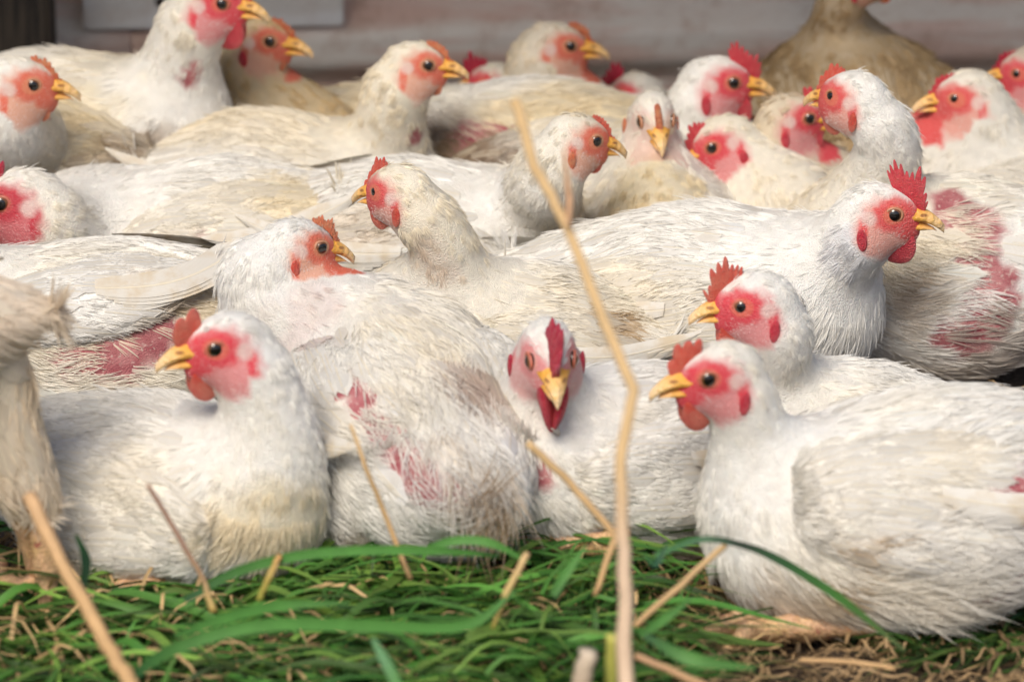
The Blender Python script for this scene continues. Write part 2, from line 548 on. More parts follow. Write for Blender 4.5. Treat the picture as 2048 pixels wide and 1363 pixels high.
TOPX = np.linspace(-2, 2.75, 40)
def _topz(x):
    zs = np.linspace(3, -.8, 300, dtype=np.float32)
    d = head_sdf(np.stack([np.full(300, x), 0 * zs, zs], 1).astype(np.float32))
    k = np.argmax(d < 0)
    return float(zs[k]) if (d < 0).any() else .5
TOPZ = np.array([max(.45, _topz(x)) for x in TOPX])
def comb_mesh(key, H, tines, lean, mat, seed, back=.55, depth=.36):
    g = np.random.default_rng(seed)
    nu, nv = 72, 7
    v = []
    jit = g.uniform(.75, 1.2, tines + 2)
    for side in (1, -1):
        for i in range(nu):
            u = i / (nu - 1)
            bx = 2.75 + (back - 2.75) * u
            bz = float(np.interp(bx, TOPX, TOPZ)) - .15
            env = (math.sin(math.pi * min(1, u ** .75 * .92 + .04))) ** .55
            ph = u * tines
            saw = abs(math.sin(math.pi * ph)) ** .7
            hgt = H * env * (1 - depth + depth * saw) * jit[int(ph) % len(jit)] * (.55 + .45 * min(1, u * 2.2))
            ang = math.radians(58 + 58 * u + lean)    # leans forward at the front, back at the rear
            for j in range(nv):
                t = j / (nv - 1)
                th = (.26 * (1 - t) ** .6 + .06) * (1 if j < nv - 1 else .2) * (.75 + .25 * env)
                wav = .16 * H * t * math.sin(u * 5 + seed) 
                x = bx + math.cos(ang) * hgt * t - (math.sin(math.pi * ph) * .0)
                z = bz + math.sin(ang) * hgt * t
                v.append((x, side * th + wav + g.normal() * .012, z))
    f = []
    S = nu * nv
    for i in range(nu - 1):
        for j in range(nv - 1):
            a = i * nv + j
            f.append((a, a + nv, a + nv + 1, a + 1)); f.append((S + a, S + a + 1, S + a + nv + 1, S + a + nv))
        a = i * nv + nv - 1
        f.append((a, a + nv, S + a + nv, S + a))
    for j in range(nv - 1):
        f.append((j, j + 1, S + j + 1, S + j))
        a = (nu - 1) * nv + j
        f.append((a, S + a, S + a + 1, a + 1))
    return mesh_np('comb', v, np.array(f), mat)
def wattle_mesh(size, mat, seed):
    v, f = sphere(20, 14)
    x, y, z = v[:, 0].copy(), v[:, 1].copy(), v[:, 2].copy()
    sx = .95 + .25 * (-z)
    v[:, 0] = x * .95 * sx + .15 * z
    v[:, 1] = y * .26 + .10 * np.sin(x * 3 + seed) * (1 - z) * .5
    v[:, 2] = z * 1.25 - .8
    return mesh_np('wattle', v * size, f, mat)
def lobe_mesh(mat):
    v, f = sphere(16, 12)
    v = v * np.array([.36, .2, .78])
    v[:, 0] += -.15 * v[:, 2]
    return mesh_np('ear_lobe', v, f, mat)
_cache = {}
def cached(key, fn):
    if key not in _cache: _cache[key] = fn()
    return _cache[key]

# ------------------------------------------------------------------ the chicken
WHITE = np.array([.84, .82, .775]); CREAM = np.array([.80, .69, .48]); TAN = np.array([.50, .36, .21])
GREY = np.array([.62, .62, .66]); BROWN = np.array([.22, .13, .07])
NSTR = [0]

def bezier(P, t):
    t = t[:, None]
    return (1 - t) ** 3 * P[0] + 3 * (1 - t) ** 2 * t * P[1] + 3 * (1 - t) * t * t * P[2] + t ** 3 * P[3]

class Bird: pass

def strands(name, parent, p, n, t, L, width, tint, curvR, lift, K=4, gr=None):
    """lays tapered strands along a surface: p roots, n normals, t directions"""
    N = len(p); NSTR[0] += N
    u = np.linspace(0, 1, K)[None, :, None]
    L_ = L[:, None, None]
    side = np.cross(n, t)
    bend = rng.normal(size=(N, 1, 1)) * .10
    pts = p[:, None] + t[:, None] * (L_ * u) + n[:, None] * (lift[:, None, None] * u - (L_ * u) ** 2 / (2 * curvR[:, None, None])) \
        + side[:, None] * (bend * L_ * u * u)
    pts = pts - n[:, None] * .0004
    cv = bpy.data.hair_curves.new(name)
    cv.add_curves([K] * N)
    cv.attributes['position'].data.foreach_set('vector', pts.reshape(-1, 3).astype(np.float32).ravel())
    rad = (width[:, None] * np.array([.9, 1, .85, .18])[None, :K]).astype(np.float32)
    a = cv.attributes.get('radius') or cv.attributes.new('radius', 'FLOAT', 'POINT')
    a.data.foreach_set('value', rad.ravel())
    c = cv.attributes.new('tint', 'FLOAT_COLOR', 'CURVE')
    tint = np.clip(tint, 0.01, .95)
    c.data.foreach_set('color', np.concatenate([tint, np.ones((N, 1))], 1).astype(np.float32).ravel())
    cv.materials.append(M_HAIR)
    return link(name, cv, parent, kind='stuff')

def contour_feathers(name, parent, p, n, t, L, W, tint, dist, out, lift):
    """overlapping ovate feathers bent to the surface dist() = 0, all in one mesh"""
    N = len(p)
    if N < 5: return
    M_, u = 6, np.linspace(0, 1, 6)
    sd = np.cross(n, t)
    prof = np.sin(np.pi * (.12 + .84 * u)) ** .75; prof[-1] *= .5
    cols = []
    for w in (-1, 0, 1):
        X = p[:, None] + t[:, None] * (L[:, None] * u * (1 - .10 * w * w))[:, :, None] \
            + sd[:, None] * (w * W[:, None] * prof * (1 + .10 * rng.normal(size=(N, M_))))[:, :, None]
        cols.append(X)
    V = np.stack(cols, 2)                       # N, M, 3, xyz
    flat = V.reshape(-1, 3).astype(np.float32)
    tgt = (out + lift[:, None, None] * (u ** 1.5)[None, :, None] + (np.array([0, .0009, 0]))[None, None, :] + 0 * V[..., 0]).reshape(-1)
    nn = np.repeat(n, M_ * 3, axis=0)
    for _ in range(2):
        flat = (flat + nn * (tgt - dist(flat))[:, None]).astype(np.float32)
    ok = (np.abs(dist(flat) - tgt) < .003).reshape(N, -1).all(1) & (np.linalg.norm(flat.reshape(N, M_ * 3, 3) - p[:, None], axis=2).max(1) < L * 1.15 + .006)
    flat = flat.reshape(N, M_ * 3, 3)[ok].reshape(-1, 3); tint = tint[ok]; N = int(ok.sum())
    if N < 3: return
    flat[:, 2] = np.maximum(flat[:, 2], .002)
    i = np.arange(N)[:, None] * (M_ * 3)
    q = []
    for a in range(M_ - 1):
        for b in range(2):
            q.append(np.concatenate([i + a * 3 + b, i + (a + 1) * 3 + b, i + (a + 1) * 3 + b + 1, i + a * 3 + b + 1], 1))
    me = mesh_np(name, flat, np.concatenate(q), M_COVERT)
    un = np.stack([np.broadcast_to(u[None, :, None], (N, M_, 3)), np.broadcast_to(np.array([-1., 0, 1])[None, None, :], (N, M_, 3)),
                   np.broadcast_to(rng.random(N)[:, None, None] * 20, (N, M_, 3))], -1).reshape(-1, 3)
    fattr(me, 'vane', un, 'FLOAT_VECTOR')
    fattr(me, 'tint', np.clip(np.repeat(tint, M_ * 3, axis=0), .01, .86), 'FLOAT_COLOR')
    return link(name, me, parent, kind='stuff')

def sample(v, q, area, n, keep=None):
    area = np.nan_to_num(np.asarray(area, np.float64)) + 1e-15; pr = area / area.sum()
    fi = rng.choice(len(q), n, p=pr)
    a, b = rng.random((n, 1)), rng.random((n, 1))
    Q = q[fi]
    W = [(1 - a) * (1 - b), a * (1 - b), a * b, (1 - a) * b]
    return Q, W
def interp(arr, Q, W):
    return sum(arr[Q[:, i]] * (W[i] if arr.ndim > 1 else W[i][:, 0]) for i in range(4))

def plume_tint(B, p, seed, wb=1.0):
    n1 = noise(p, 22, seed); n2 = noise(p, 75, seed + 1); n3 = noise(p, 180, seed + 2)
    w = B.cream
    c = WHITE[None] * np.ones((len(p), 1))
    k = np.clip(sstep(-.4, 2.0, n1 + .35 * n2 + w * 1.6 - .3) * (.32 + .80 * w), 0, .9)
    c = c * (1 - k[:, None]) + CREAM * k[:, None]
    k = sstep(1.5, 2.8, n1 * .6 + n2 * .6 + .2 * n3 + B.dirt) * .35 * wb
    c = c * (1 - k[:, None]) + TAN * k[:, None]
    k = sstep(.9, 2.2, noise(p, 28, seed + 5)) * .12 * wb
    c = c * (1 - k[:, None]) + GREY * k[:, None]
    low = sstep(.05, .0, p[:, 2]) * .6 * sstep(-1, 1, n2 + .6)
    c = c * (1 - low[:, None]) + np.array([.42, .31, .2]) * low[:, None]
    for (pos, r, cc, amt) in B.stains:
        d = np.linalg.norm(p - pos, axis=1) / r + .25 * n3 + .2 * n2
        k = sstep(1.1, .45, d) * amt
        c = c * (1 - k[:, None]) + np.array(cc) * k[:, None]
    c = c * (1 + .05 * rng.normal(size=(len(p), 1)))
    return c * B.shade  # multiplies the plumage colour; on some back birds this is painted shade

def chicken(key, label, c, head, yaw, hyaw, z=.070, pitch=-4, hpitch=-5, hroll=0, s=1.0, hs=1.0, wid=1.0, hdy=None,
            comb=(1.6, 7, 0, 'red'), wattle=.9, face='rooster', cream=.3, dirt=0., bare=(), stains=(), shade=(1, 1, 1),
            res=.005, dens=1.0, nf=5, lobe='red', wing=(0, 0, 1.0), neckr=1.05, facek=1.0, legs=True, stand=0.0, legpix=None,
            wings=(1, -1), sag=0, tail=6, bodyl=1.0, tip=None, wingpitch=0, nb=None, chest=1.0, thigh=None, legz=.016, wingbare=0, fluff=(), standleg=None):
    B = Bird()
    z = z * s + stand
    C = at_z(c[0], c[1], z)
    base = np.array([C[0], C[1], 0.0])
    root = bpy.data.objects.new('chicken', None); col.objects.link(root)
    root.location = base; root.empty_display_size = .05
    root['label'] = label; root['category'] = 'chicken'; root['group'] = 'white chickens resting together in the pen'
    Cl = (C - base).astype(np.float32)
    Rb = rotm(yaw, pitch); fwd = Rb[:, 0]
    if hdy is None: hdy = math.sin(R(yaw)) * .10 * s
    H = (at_y(head[0], head[1], C[1] + hdy) - base).astype(np.float32)
    Rh = rotm(hyaw, hpitch, hroll)
    cm = .01 * hs
    # neck
    P0 = Cl + Rb @ np.array([.080 * s * bodyl, 0, .016 * s], np.float32)
    P3 = H + Rh @ (np.array([-1.2, 0, -1.1], np.float32) * cm)
    Ln = float(np.linalg.norm(P3 - P0))
    d0 = Rb @ np.array([.28, 0, .85], np.float32)
    d3 = Rh @ np.array([-.55, 0, -.35], np.float32) + np.array([0, 0, -.75], np.float32)
    nbv = np.zeros(3, np.float32) if nb is None else np.array(nb, np.float32)
    BP = [P0, P0 + d0 * Ln * .40 + nbv, P3 + d3 / np.linalg.norm(d3) * Ln * .34 + nbv, P3]
    T = np.linspace(0, 1, 10)
    NP = bezier(BP, T).astype(np.float32)
    nr = ((.043 * s * (1 - T) ** 2.0 + .0228 * hs * (1 - (1 - T) ** 2.0)) * neckr).astype(np.float32)
    nr[-1] = .0195 * hs
    bl = bodyl
    def torso(p):
        q = ((p - Cl) @ Rb) / s
        qw = q / np.array([bl, wid, 1], np.float32)
        d = ell(qw, (0, 0, 0), (.098, .069, .067))
        d = smin(d, ell(qw, (.055, 0, -.008 + sag), (.066 * chest, .063 * chest, .062 * chest)), .035)
        d = smin(d, ell(qw, (-.076, 0, -.002), (.058, .052, .044)), .035)
        d = smin(d, ell(qw, (-.126, 0, .014), (.034, .028, .017)), .025)
        aq = qw * np.array([1, np.sign(1), 1], np.float32); aq = aq.copy(); aq[:, 1] = np.abs(aq[:, 1])
        d = smin(d, ell(aq, (-.015, .048, -.030), (.060, .030, .036)), .02)
        return d * s * min(1, wid)
    TH = []
    if thigh:
        for (a_, b_, ra_, rb_) in thigh:
            TH.append(((at_y(*a_, C[1]) - base).astype(np.float32), (at_y(*b_, C[1]) - base).astype(np.float32), ra_, rb_))
    elif stand > 0:
        for sg in (1, -1):
            TH.append((Cl + Rb @ (np.array([.0, sg * .038, -.03], np.float32) * s), Cl + Rb @ (np.array([-.02, sg * .040, -.070], np.float32) * s), .03 * s, .017 * s))
    def neckd(p):
        D = np.stack([caps(p, NP[i], NP[i + 1], nr[i], nr[i + 1]) for i in range(9)], 1)
        return D
    def headd(p):
        return head_sdf(((p - H) @ Rh) / cm) * cm
    def sdf(p):
        d = torso(p)
        dn = neckd(p).min(1)
        d = smin(d, dn, .026)
        hd_ = headd(p); d = smin(d, hd_, .009)
        for th_ in TH: d = smin(d, caps(p, *th_), .015)
        d = d + .0014 * noise(p, 55, 3, 4) + .0032 * noise(p, 26, 4, 4) * np.clip(hd_ / .03, 0, 1)
        d = smax(d, .002 - p[:, 2], .006)
        return d
    lo = np.minimum(np.minimum(Cl - .235 * s * max(1, bl), H - .05 * hs), NP.min(0) - .06)
    hi = np.maximum(np.maximum(Cl + .235 * s * max(1, bl), H + .05 * hs), NP.max(0) + .06)
    lo[2] = max(lo[2], -.012)
    if stand: lo[2] = max(lo[2], Cl[2] - (.2 if thigh else .12))
    v, q = surfnet(sdf, lo, hi, res)
    nrm, area = vnormals(v, q)
    if nrm[np.argmax(v[:, 2]), 2] < 0:
        q = q[:, ::-1]; nrm = -nrm
    # masks
    hq = ((v - H) @ Rh) / cm
    def facemask(hq, v=None, soft=.18):
        x, y, zz = hq[:, 0], np.abs(hq[:, 1]), hq[:, 2]
        e = np.sqrt(((x - .55) / 2.35) ** 2 + ((zz + .62) / 2.15) ** 2)
        wob = .10 * np.sin(hq[:, 0] * 4 + 1) * np.sin(hq[:, 2] * 5)
        m = sstep(1 + soft, 1 - soft, e + wob)
        m *= sstep(.55, .95, y + .35 * np.maximum(x - 1, 0))       # crown stays feathered
        m = np.maximum(m, sstep(1.7, 2.2, x) * (zz < 1.6))
        m *= (x > -2.2) & (np.abs(zz) < 3.2) & (y < 2.6) & (x < 4)
        return m
    fm = facemask(hq)
    bares = []
    def hit(px, py):
        d = ray(px, py).astype(np.float32); t0 = 2.6
        pos = (CAM - base).astype(np.float32)
        tt = t0
        for _ in range(60):
            dd = float(sdf((pos + d * tt)[None])[0])
            tt += dd * .8
            if abs(dd) < .0005: break
        P = pos + d * tt
        return P
    for (px, py, r) in bare: bares.append((hit(px, py), r))
    B.stains = []
    for (px, py, r, cc, amt) in stains: B.stains.append((hit(px, py), r, cc, amt))
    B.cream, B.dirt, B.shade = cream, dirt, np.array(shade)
    def baremask(p, soft=.25):
        m = np.zeros(len(p))
        if bares:
            nz = .22 * noise(p, 120, 9) + .12 * noise(p, 300, 10)
            for pos, r in bares:
                m = np.maximum(m, sstep(1 + soft, 1 - soft, np.linalg.norm(p - pos, axis=1) / r + nz))
        return m
    bm = baremask(v)
    mat = {'rooster': M_ROOSTER, 'pullet': M_PULLET, 'mid': M_MID, 'crimson': M_CRIM}[face]
    me = mesh_np('body', v, q, mat)
    fattr(me, 'face', fm * facek); fattr(me, 'bare', bm); fattr(me, 'head_pos', hq, 'FLOAT_VECTOR')
    fattr(me, 'tint', np.clip(plume_tint(B, v, sum(map(ord, key)) % 97, .5) * .95, 0, .9), 'FLOAT_COLOR')
    link('body', me, root)
    # flow
    def flow(p, n):
        dt = np.maximum(torso(p), 0); D = np.maximum(neckd(p), 0); dh = np.maximum(headd(p), -.004)
        wt = np.exp(-dt / .012); wn = np.exp(-D / .010) * .6; wh = np.exp(-dh / .006) * 1.5
        tang = NP[:-1] - NP[1:]; tang = tang / np.linalg.norm(tang, axis=1)[:, None]
        ql = ((p - Cl) @ Rb) / s
        bdir = -Rb[:, 0] + 0 * p
        bdir = bdir + (-np.array([0, 0, 1.0])) * np.clip(.25 + 5 * (ql[:, 0:1] - .02) - 2.5 * ql[:, 2:3], 0, .9)
        hqq = ((p - H) @ Rh) / cm
        hd = Rh @ np.array([-1, 0, 0.]) + 0 * p
        hd = hd + (-Rh[:, 2]) * np.clip((-hqq[:, 0:1] + .2) * .5, 0, 1.2)
        f = bdir * wt[:, None] + wn @ tang + hd * wh[:, None]
        for th_ in TH:
            dd_ = np.maximum(caps(p, *th_), 0); ax_ = th_[1] - th_[0]; ax_ = ax_ / np.linalg.norm(ax_)
            f = f + 4 * np.exp(-dd_ / .006)[:, None] * ax_
        f = f + .16 * np.stack([noise(p, 60, 20), noise(p, 60, 21), noise(p, 60, 22)], 1)
        f = f - (f * n).sum(1)[:, None] * n
        f /= np.linalg.norm(f, axis=1)[:, None] + 1e-9
        tot = wt + wn.sum(1) + wh
        return f, wt / tot, wh / tot, hqq
    # contour feathers over torso and lower neck
    NC = int(area.sum() / .135 * 200 * min(1, dens + .1))
    Q, W = sample(v, q, area, NC)
    p = interp(v, Q, W); n = interp(nrm, Q, W); n /= np.linalg.norm(n, axis=1)[:, None]
    t, wb, wh, hqq = flow(p, n)
    kp = (wb > .62) & (wh < .1) & (baremask(p, .1) < .3) & (p[:, 2] > .01) & (facemask(hqq) < .1)
    p, n, t, wb = p[kp], n[kp], t[kp], wb[kp]
    contour_feathers('contour_feathers', root, p, n, t, (.036 * wb) * s * rng.uniform(.7, 1.2, len(p)), (.0070 * wb) * s * rng.uniform(.8, 1.2, len(p)),
                     plume_tint(B, p, sum(map(ord, key)) % 97) * .98 * (1 + .04 * rng.normal(size=(len(p), 1))), sdf, .0004, rng.uniform(.0002, .0014, len(p)))
    # plumage: fans of barbs, each fan one feather
    A = area.sum()
    NF = int(A / .135 * 3000 * dens)
    Q, W = sample(v, q, area, NF)
    p = interp(v, Q, W); n = interp(nrm, Q, W); n /= np.linalg.norm(n, axis=1)[:, None]
    t, wb, wh, hqq = flow(p, n)
    fmk = facemask(hqq) * facek; bmk = baremask(p, .3)
    keep = (fmk < rng.random(NF) * .5 + .2) & (bmk < rng.random(NF)) & (p[:, 2] > .006)
    tuft = (bmk > .4) & (rng.random(NF) < .13); keep |= tuft & (fmk < .1)
    p, n, t, wb, wh, hqq = p[keep], n[keep], t[keep], wb[keep], wh[keep], hqq[keep]
    NF = len(p)
    Kb = 9
    Lf = (.010 + .017 * wb) * s * rng.uniform(.75, 1.25, NF)
    Lf = np.where(wh > .35, .0085 * hs * rng.uniform(.7, 1.3, NF), Lf)
    spread = (.0016 + .0040 * wb) * s
    tint = plume_tint(B, p, sum(map(ord, key)) % 97, wb * .8 + .05)
    tint *= (1 + (.035 + .0 * (1 - wb))[:, None] * rng.normal(size=(NF, 1)))
    def rep(a): return np.repeat(a, Kb, axis=0)
    sd = np.cross(n, t)
    w_ = np.tile(np.linspace(-1, 1, Kb), NF) + rng.normal(size=NF * Kb) * .12
    pp = rep(p) + rep(sd) * (w_ * rep(spread))[:, None] * .55 + rep(t) * (rng.random(NF * Kb) * .25 * rep(Lf))[:, None]
    tt = rep(t) + rep(sd) * (w_ * .22)[:, None] + rng.normal(size=(NF * Kb, 3)) * .05
    nn = rep(n); tt -= (tt * nn).sum(1)[:, None] * nn; tt /= np.linalg.norm(tt, axis=1)[:, None]
    LL = rep(Lf) * (1 - .28 * w_ ** 2)
    stray = rng.random(NF * Kb) < .03
    lift = rep(rng.uniform(.0004, .0042, NF) * (.55 + .45 * wb)) + stray * rng.uniform(0, .005, NF * Kb)
    CR = rep(np.where(wh > .35, .027 * hs, .10 + .0 * wb))
    wdt = rep(.00022 + .00022 * wb) * rng.uniform(.7, 1.2, NF * Kb) / max(.5, dens) ** .5
    tn = rep(tint) * (1 + .04 * rng.normal(size=(NF * Kb, 1)))
    for (fpx, fpy, fr_) in fluff:
        fp = hit(fpx, fpy)
        kf = sstep(1.1, .5, np.linalg.norm(pp - fp, axis=1) / fr_)
        LL = LL * (1 + .25 * kf); lift = lift + kf * rng.uniform(.0, .005, len(LL)); tt = tt + kf[:, None] * rng.normal(size=tt.shape) * .16
        tt /= np.linalg.norm(tt, axis=1)[:, None]; wdt = wdt * (1 - .15 * kf)
    # fine down on the cheeks
    selh = np.where((hqq[:, 0] > -9))[0]
    Q, W = sample(v[:], q, area * (fm[q].mean(1) > .3), int(2600 * dens)) if (fm > .3).any() else (None, None)
    if Q is not None:
        p2 = interp(v, Q, W); n2 = interp(nrm, Q, W); n2 /= np.linalg.norm(n2, axis=1)[:, None]
        t2, _, _, h2 = flow(p2, n2)
        lower = sstep(.6, -1.2, h2[:, 2]) * (h2[:, 0] < 1.8)
        de = np.hypot(h2[:, 0] - .75, h2[:, 2] - .35)
        k2 = (rng.random(len(p2)) < .15 + .75 * lower) & (de > .95)
        p2, n2, t2 = p2[k2], n2[k2], t2[k2]
        m2 = len(p2)
        pp = np.concatenate([pp, p2]); nn = np.concatenate([nn, n2]); tt = np.concatenate([tt, t2])
        LL = np.concatenate([LL, .0030 * hs * rng.uniform(.6, 1.3, m2)]); wdt = np.concatenate([wdt, np.full(m2, .00013)])
        lift = np.concatenate([lift, rng.uniform(.0003, .001, m2)]); CR = np.concatenate([CR, np.full(m2, .02)])
        tn = np.concatenate([tn, np.tile(np.array([.80, .72, .68]) * B.shade, (m2, 1))])
    strands('plumage', root, pp, nn, tt, LL, wdt, tn, CR, lift)

    # wings
    wx, wz, ws = wing
    for side in wings:
        aW = R(-8 + wingpitch); cw, sw = math.cos(aW), math.sin(aW)
        def qof(p):
            return ((p - Cl) @ Rb) / s
        def region(qq):
            x = (qq[:, 0] / bl + .028 - wx) * 1.3; zz = (qq[:, 2] - .014 - wz) * 1.3
            xr = cw * x + sw * zz; zr = -sw * x + cw * zz
            wdth = .052 * ws * np.sqrt(np.clip(1 - ((xr - .02) / .130) ** 2, 0.0001, 1)) * (.45 + .55 * sstep(-.14, .02, xr))
            d2 = np.abs(zr) - wdth
            return np.maximum(d2 * .8, (np.abs(xr - .0) - .135)) / 1.3, xr, zr
        def wsdf(p):
            qq = qof(p)
            rg, xr, zr = region(qq)
            th = .009 * s * (.55 + .45 * sstep(-.13, .05, xr)) + .0015 * noise(p, 70, 31, 4)
            d = smax(torso(p) - th, rg * s, .016 * s)
            d = smax(d, .01 * s - side * qq[:, 1] * s, .01)
            return smax(d, .003 - p[:, 2], .004)
        wv, wq = surfnet(wsdf, Cl - .17 * s * max(1, bl), Cl + .17 * s * max(1, bl), res)
        if len(wq) < 30: continue
        wn_, wa = vnormals(wv, wq)
        if ((wn_ * (Rb[:, 1] * side)).sum(1) * (torso(wv) > .006)).sum() < 0:
            wq = wq[:, ::-1]; wn_ = -wn_
        wme = mesh_np('wing', wv, wq, mat)
        z0 = np.zeros(len(wv)); fattr(wme, 'face', z0); fattr(wme, 'bare', baremask(wv) * wingbare); fattr(wme, 'tint', np.clip(plume_tint(B, wv, 5 + sum(map(ord, key)) % 91) * .95, 0, .9), 'FLOAT_COLOR'); fattr(wme, 'head_pos', np.zeros((len(wv), 3)), 'FLOAT_VECTOR')
        wo = link('wing', wme, root)
        outer = (wn_ * (Rb[:, 1] * side)).sum(1) > -.3
        NW = int(wa.sum() / .030 * 900 * dens)
        Q, W = sample(wv, wq, wa * (outer[wq].mean(1) > .5) + 1e-12, NW)
        p = interp(wv, Q, W); n = interp(wn_, Q, W); n /= np.linalg.norm(n, axis=1)[:, None]
        _, xr, zr = region(qof(p))
        fr = sstep(-.13, .03, xr)                 # 1 at the shoulder, 0 at the tip
        kp = (rng.random(NW) < .5 + .5 * fr) & (p[:, 2] > .005) & (baremask(p) * wingbare < .5)
        p, n, xr, fr = p[kp], n[kp], xr[kp], fr[kp]; NW = len(p)
        t = -Rb[:, 0] + Rb[:, 2] * (-.18 - math.sin(aW)) + 0 * p + .10 * np.stack([noise(p, 60, 24), noise(p, 60, 25), noise(p, 60, 26)], 1)
        t -= (t * n).sum(1)[:, None] * n; t /= np.linalg.norm(t, axis=1)[:, None]
        selc = rng.random(NW) < .13
        contour_feathers('covert_feathers', wo, p[selc], n[selc], t[selc], (.046 - .018 * fr[selc]) * s * rng.uniform(.8, 1.2, selc.sum()),
                         (.0072 - .0015 * fr[selc]) * s * rng.uniform(.8, 1.2, selc.sum()),
                         plume_tint(B, p[selc], 5 + sum(map(ord, key)) % 91) * .93 * (1 + .05 * rng.normal(size=(selc.sum(), 1))), wsdf, .0004, rng.uniform(.0002, .0010, selc.sum()))
        hk = rng.random(NW) < .95
        p, n, t, fr, xr = p[hk], n[hk], t[hk], fr[hk], xr[hk]; NW = len(p)
        Kb = 10
        Lf = (.030 - .013 * fr) * s * rng.uniform(.8, 1.2, NW)
        tint = plume_tint(B, p, 5 + sum(map(ord, key)) % 91) * (1 + .05 * rng.normal(size=(NW, 1)))
        def rep(a): return np.repeat(a, Kb, axis=0)
        w_ = np.tile(np.linspace(-1, 1, Kb), NW)
        sd = np.cross(n, t)
        pp = rep(p) + rep(sd) * (w_ * .0042 * s)[:, None]
        tt = rep(t) + rep(sd) * (w_ * .14)[:, None]; tt /= np.linalg.norm(tt, axis=1)[:, None]
        LL = rep(Lf) * (1 - .35 * w_ ** 2)
        lift = rep(rng.uniform(.0006, .0026, NW))
        edge = 1 - .10 * np.abs(w_) ** 3
        strands('plumage', wo, pp, rep(n), tt, LL, np.full(NW * Kb, .00058) / max(.5, dens) ** .5, rep(tint) * edge[:, None], np.full(NW * Kb, .11), lift)
        # flight feathers laid on the wing
        for k in range(nf):
            fk = k / max(1, nf - 1)
            x0, z0 = .020 - .030 * fk, .016 - .020 * fk
            x1, z1 = -.138 + .040 * fk + rng.normal() * .004, .012 - .014 * fk + rng.normal() * .002
            m_ = 13
            u = np.linspace(0, 1, m_)
            cx = x0 + (x1 - x0) * u; cz = z0 + (z1 - z0) * u - .010 * np.sin(u * math.pi) * (1 - fk)
            wd = .0085 * np.sin(np.pi * np.clip(.12 + .86 * u ** .85, 0, 1)) ** .55 * (1 - sstep(.86, 1.0, u) * .75) + .0006
            off = (.0010 + .00055 * (nf - k))
            vv, un = [], []
            for a_ in range(5):
                ww = (a_ - 2) / 2.0
                X = cx; Z = cz + ww * wd
                # back to body frame
                XR = cw * X - sw * Z; ZR = sw * X + cw * Z
                qx = (XR / 1.3 - .028 + wx) * bl; qz = ZR / 1.3 + .014 + wz
                loY = np.zeros(m_); hiY = np.full(m_, .22)
                for _ in range(14):
                    mid = (loY + hiY) / 2
                    P = (np.stack([qx, side * mid, qz], 1) * s) @ Rb.T + Cl
                    dd = torso(P.astype(np.float32)) - .0088 * s - off - .0012 * (1 - abs(ww)) - .004 * u * (1 - fk) - .006 * sstep(.6, 1, u)
                    ins = dd < 0
                    loY = np.where(ins, mid, loY); hiY = np.where(ins, hiY, mid)
                vv.append((np.stack([qx, side * mid, qz], 1) * s) @ Rb.T + Cl)
                un.append(np.stack([u, np.full(m_, ww), np.full(m_, fk + k)], 1))
            vv = np.concatenate(vv); un = np.concatenate(un)
            vv[:, 2] = np.maximum(vv[:, 2], .004)
            ff = []
            for a_ in range(4):
                for i in range(m_ - 1):
                    ff.append((a_ * m_ + i, a_ * m_ + i + 1, (a_ + 1) * m_ + i + 1, (a_ + 1) * m_ + i))
            fme = mesh_np('flight_feather', vv, np.array(ff), M_FEATHER)
            fattr(fme, 'vane', un, 'FLOAT_VECTOR')
            tc = np.clip((WHITE * (.9 - .2 * cream) + CREAM * (.1 + .2 * cream)) * rng.uniform(.84, .93), 0, .78)
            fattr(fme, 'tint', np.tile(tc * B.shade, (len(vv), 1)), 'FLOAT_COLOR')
            link('flight_feather', fme, wo)
    # tail
    for k in range(tail):
        a = (k - (tail - 1) / 2) / max(1, tail - 1)
        m_ = 9; u = np.linspace(0, 1, m_)
        Lt = .048 * s * (1 - .5 * abs(a))
        o0 = Cl + Rb @ (np.array([-.130 * bl, a * .025, .018 - abs(a) * .010], np.float32) * s)
        dr = Rb @ np.array([-1, a * .7, .42 - abs(a) * .3], np.float32); dr /= np.linalg.norm(dr)
        sdv = Rb @ np.array([a * .5, 1, 0], np.float32); up = Rb[:, 2]
        wd = .009 * s * np.sin(np.pi * (.15 + .8 * u)) ** .5
        vv = [o0 + dr * Lt * uu + sdv * w * wd[i] + up * (-.007 * uu * uu + .0018 * (1 - abs(w)) + .0012 * k)
              for w in (-1, -.4, 0, .4, 1) for i, uu in enumerate(u)]
        ff = [(b * m_ + i, b * m_ + i + 1, (b + 1) * m_ + i + 1, (b + 1) * m_ + i) for b in range(4) for i in range(m_ - 1)]
        fme = mesh_np('tail_feather', vv, np.array(ff), M_FEATHER)
        fattr(fme, 'vane', [(uu, w, k) for w in (-1, -.4, 0, .4, 1) for uu in u], 'FLOAT_VECTOR')
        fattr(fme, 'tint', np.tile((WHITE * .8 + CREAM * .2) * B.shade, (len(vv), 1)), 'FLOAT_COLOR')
        link('tail_feather', fme, root)
    # head parts
    Mh = Matrix.LocRotScale(Vector(H.tolist()), Matrix(Rh.tolist()), Vector((cm, cm, cm)))
    cH, ct, cl, cc = comb[:4]; cback = comb[4] if len(comb) > 4 else .55
    cme = cached(('comb', cH, ct, cl, cc, cback), lambda: comb_mesh('c', cH, ct, cl, FLESH[cc], int(cH * 10 + ct), cback))
    link('comb', cme, root, mat4=Mh)
    link('upper_beak', ME_BU, root, mat4=Mh); link('lower_beak', ME_BL, root, mat4=Mh)
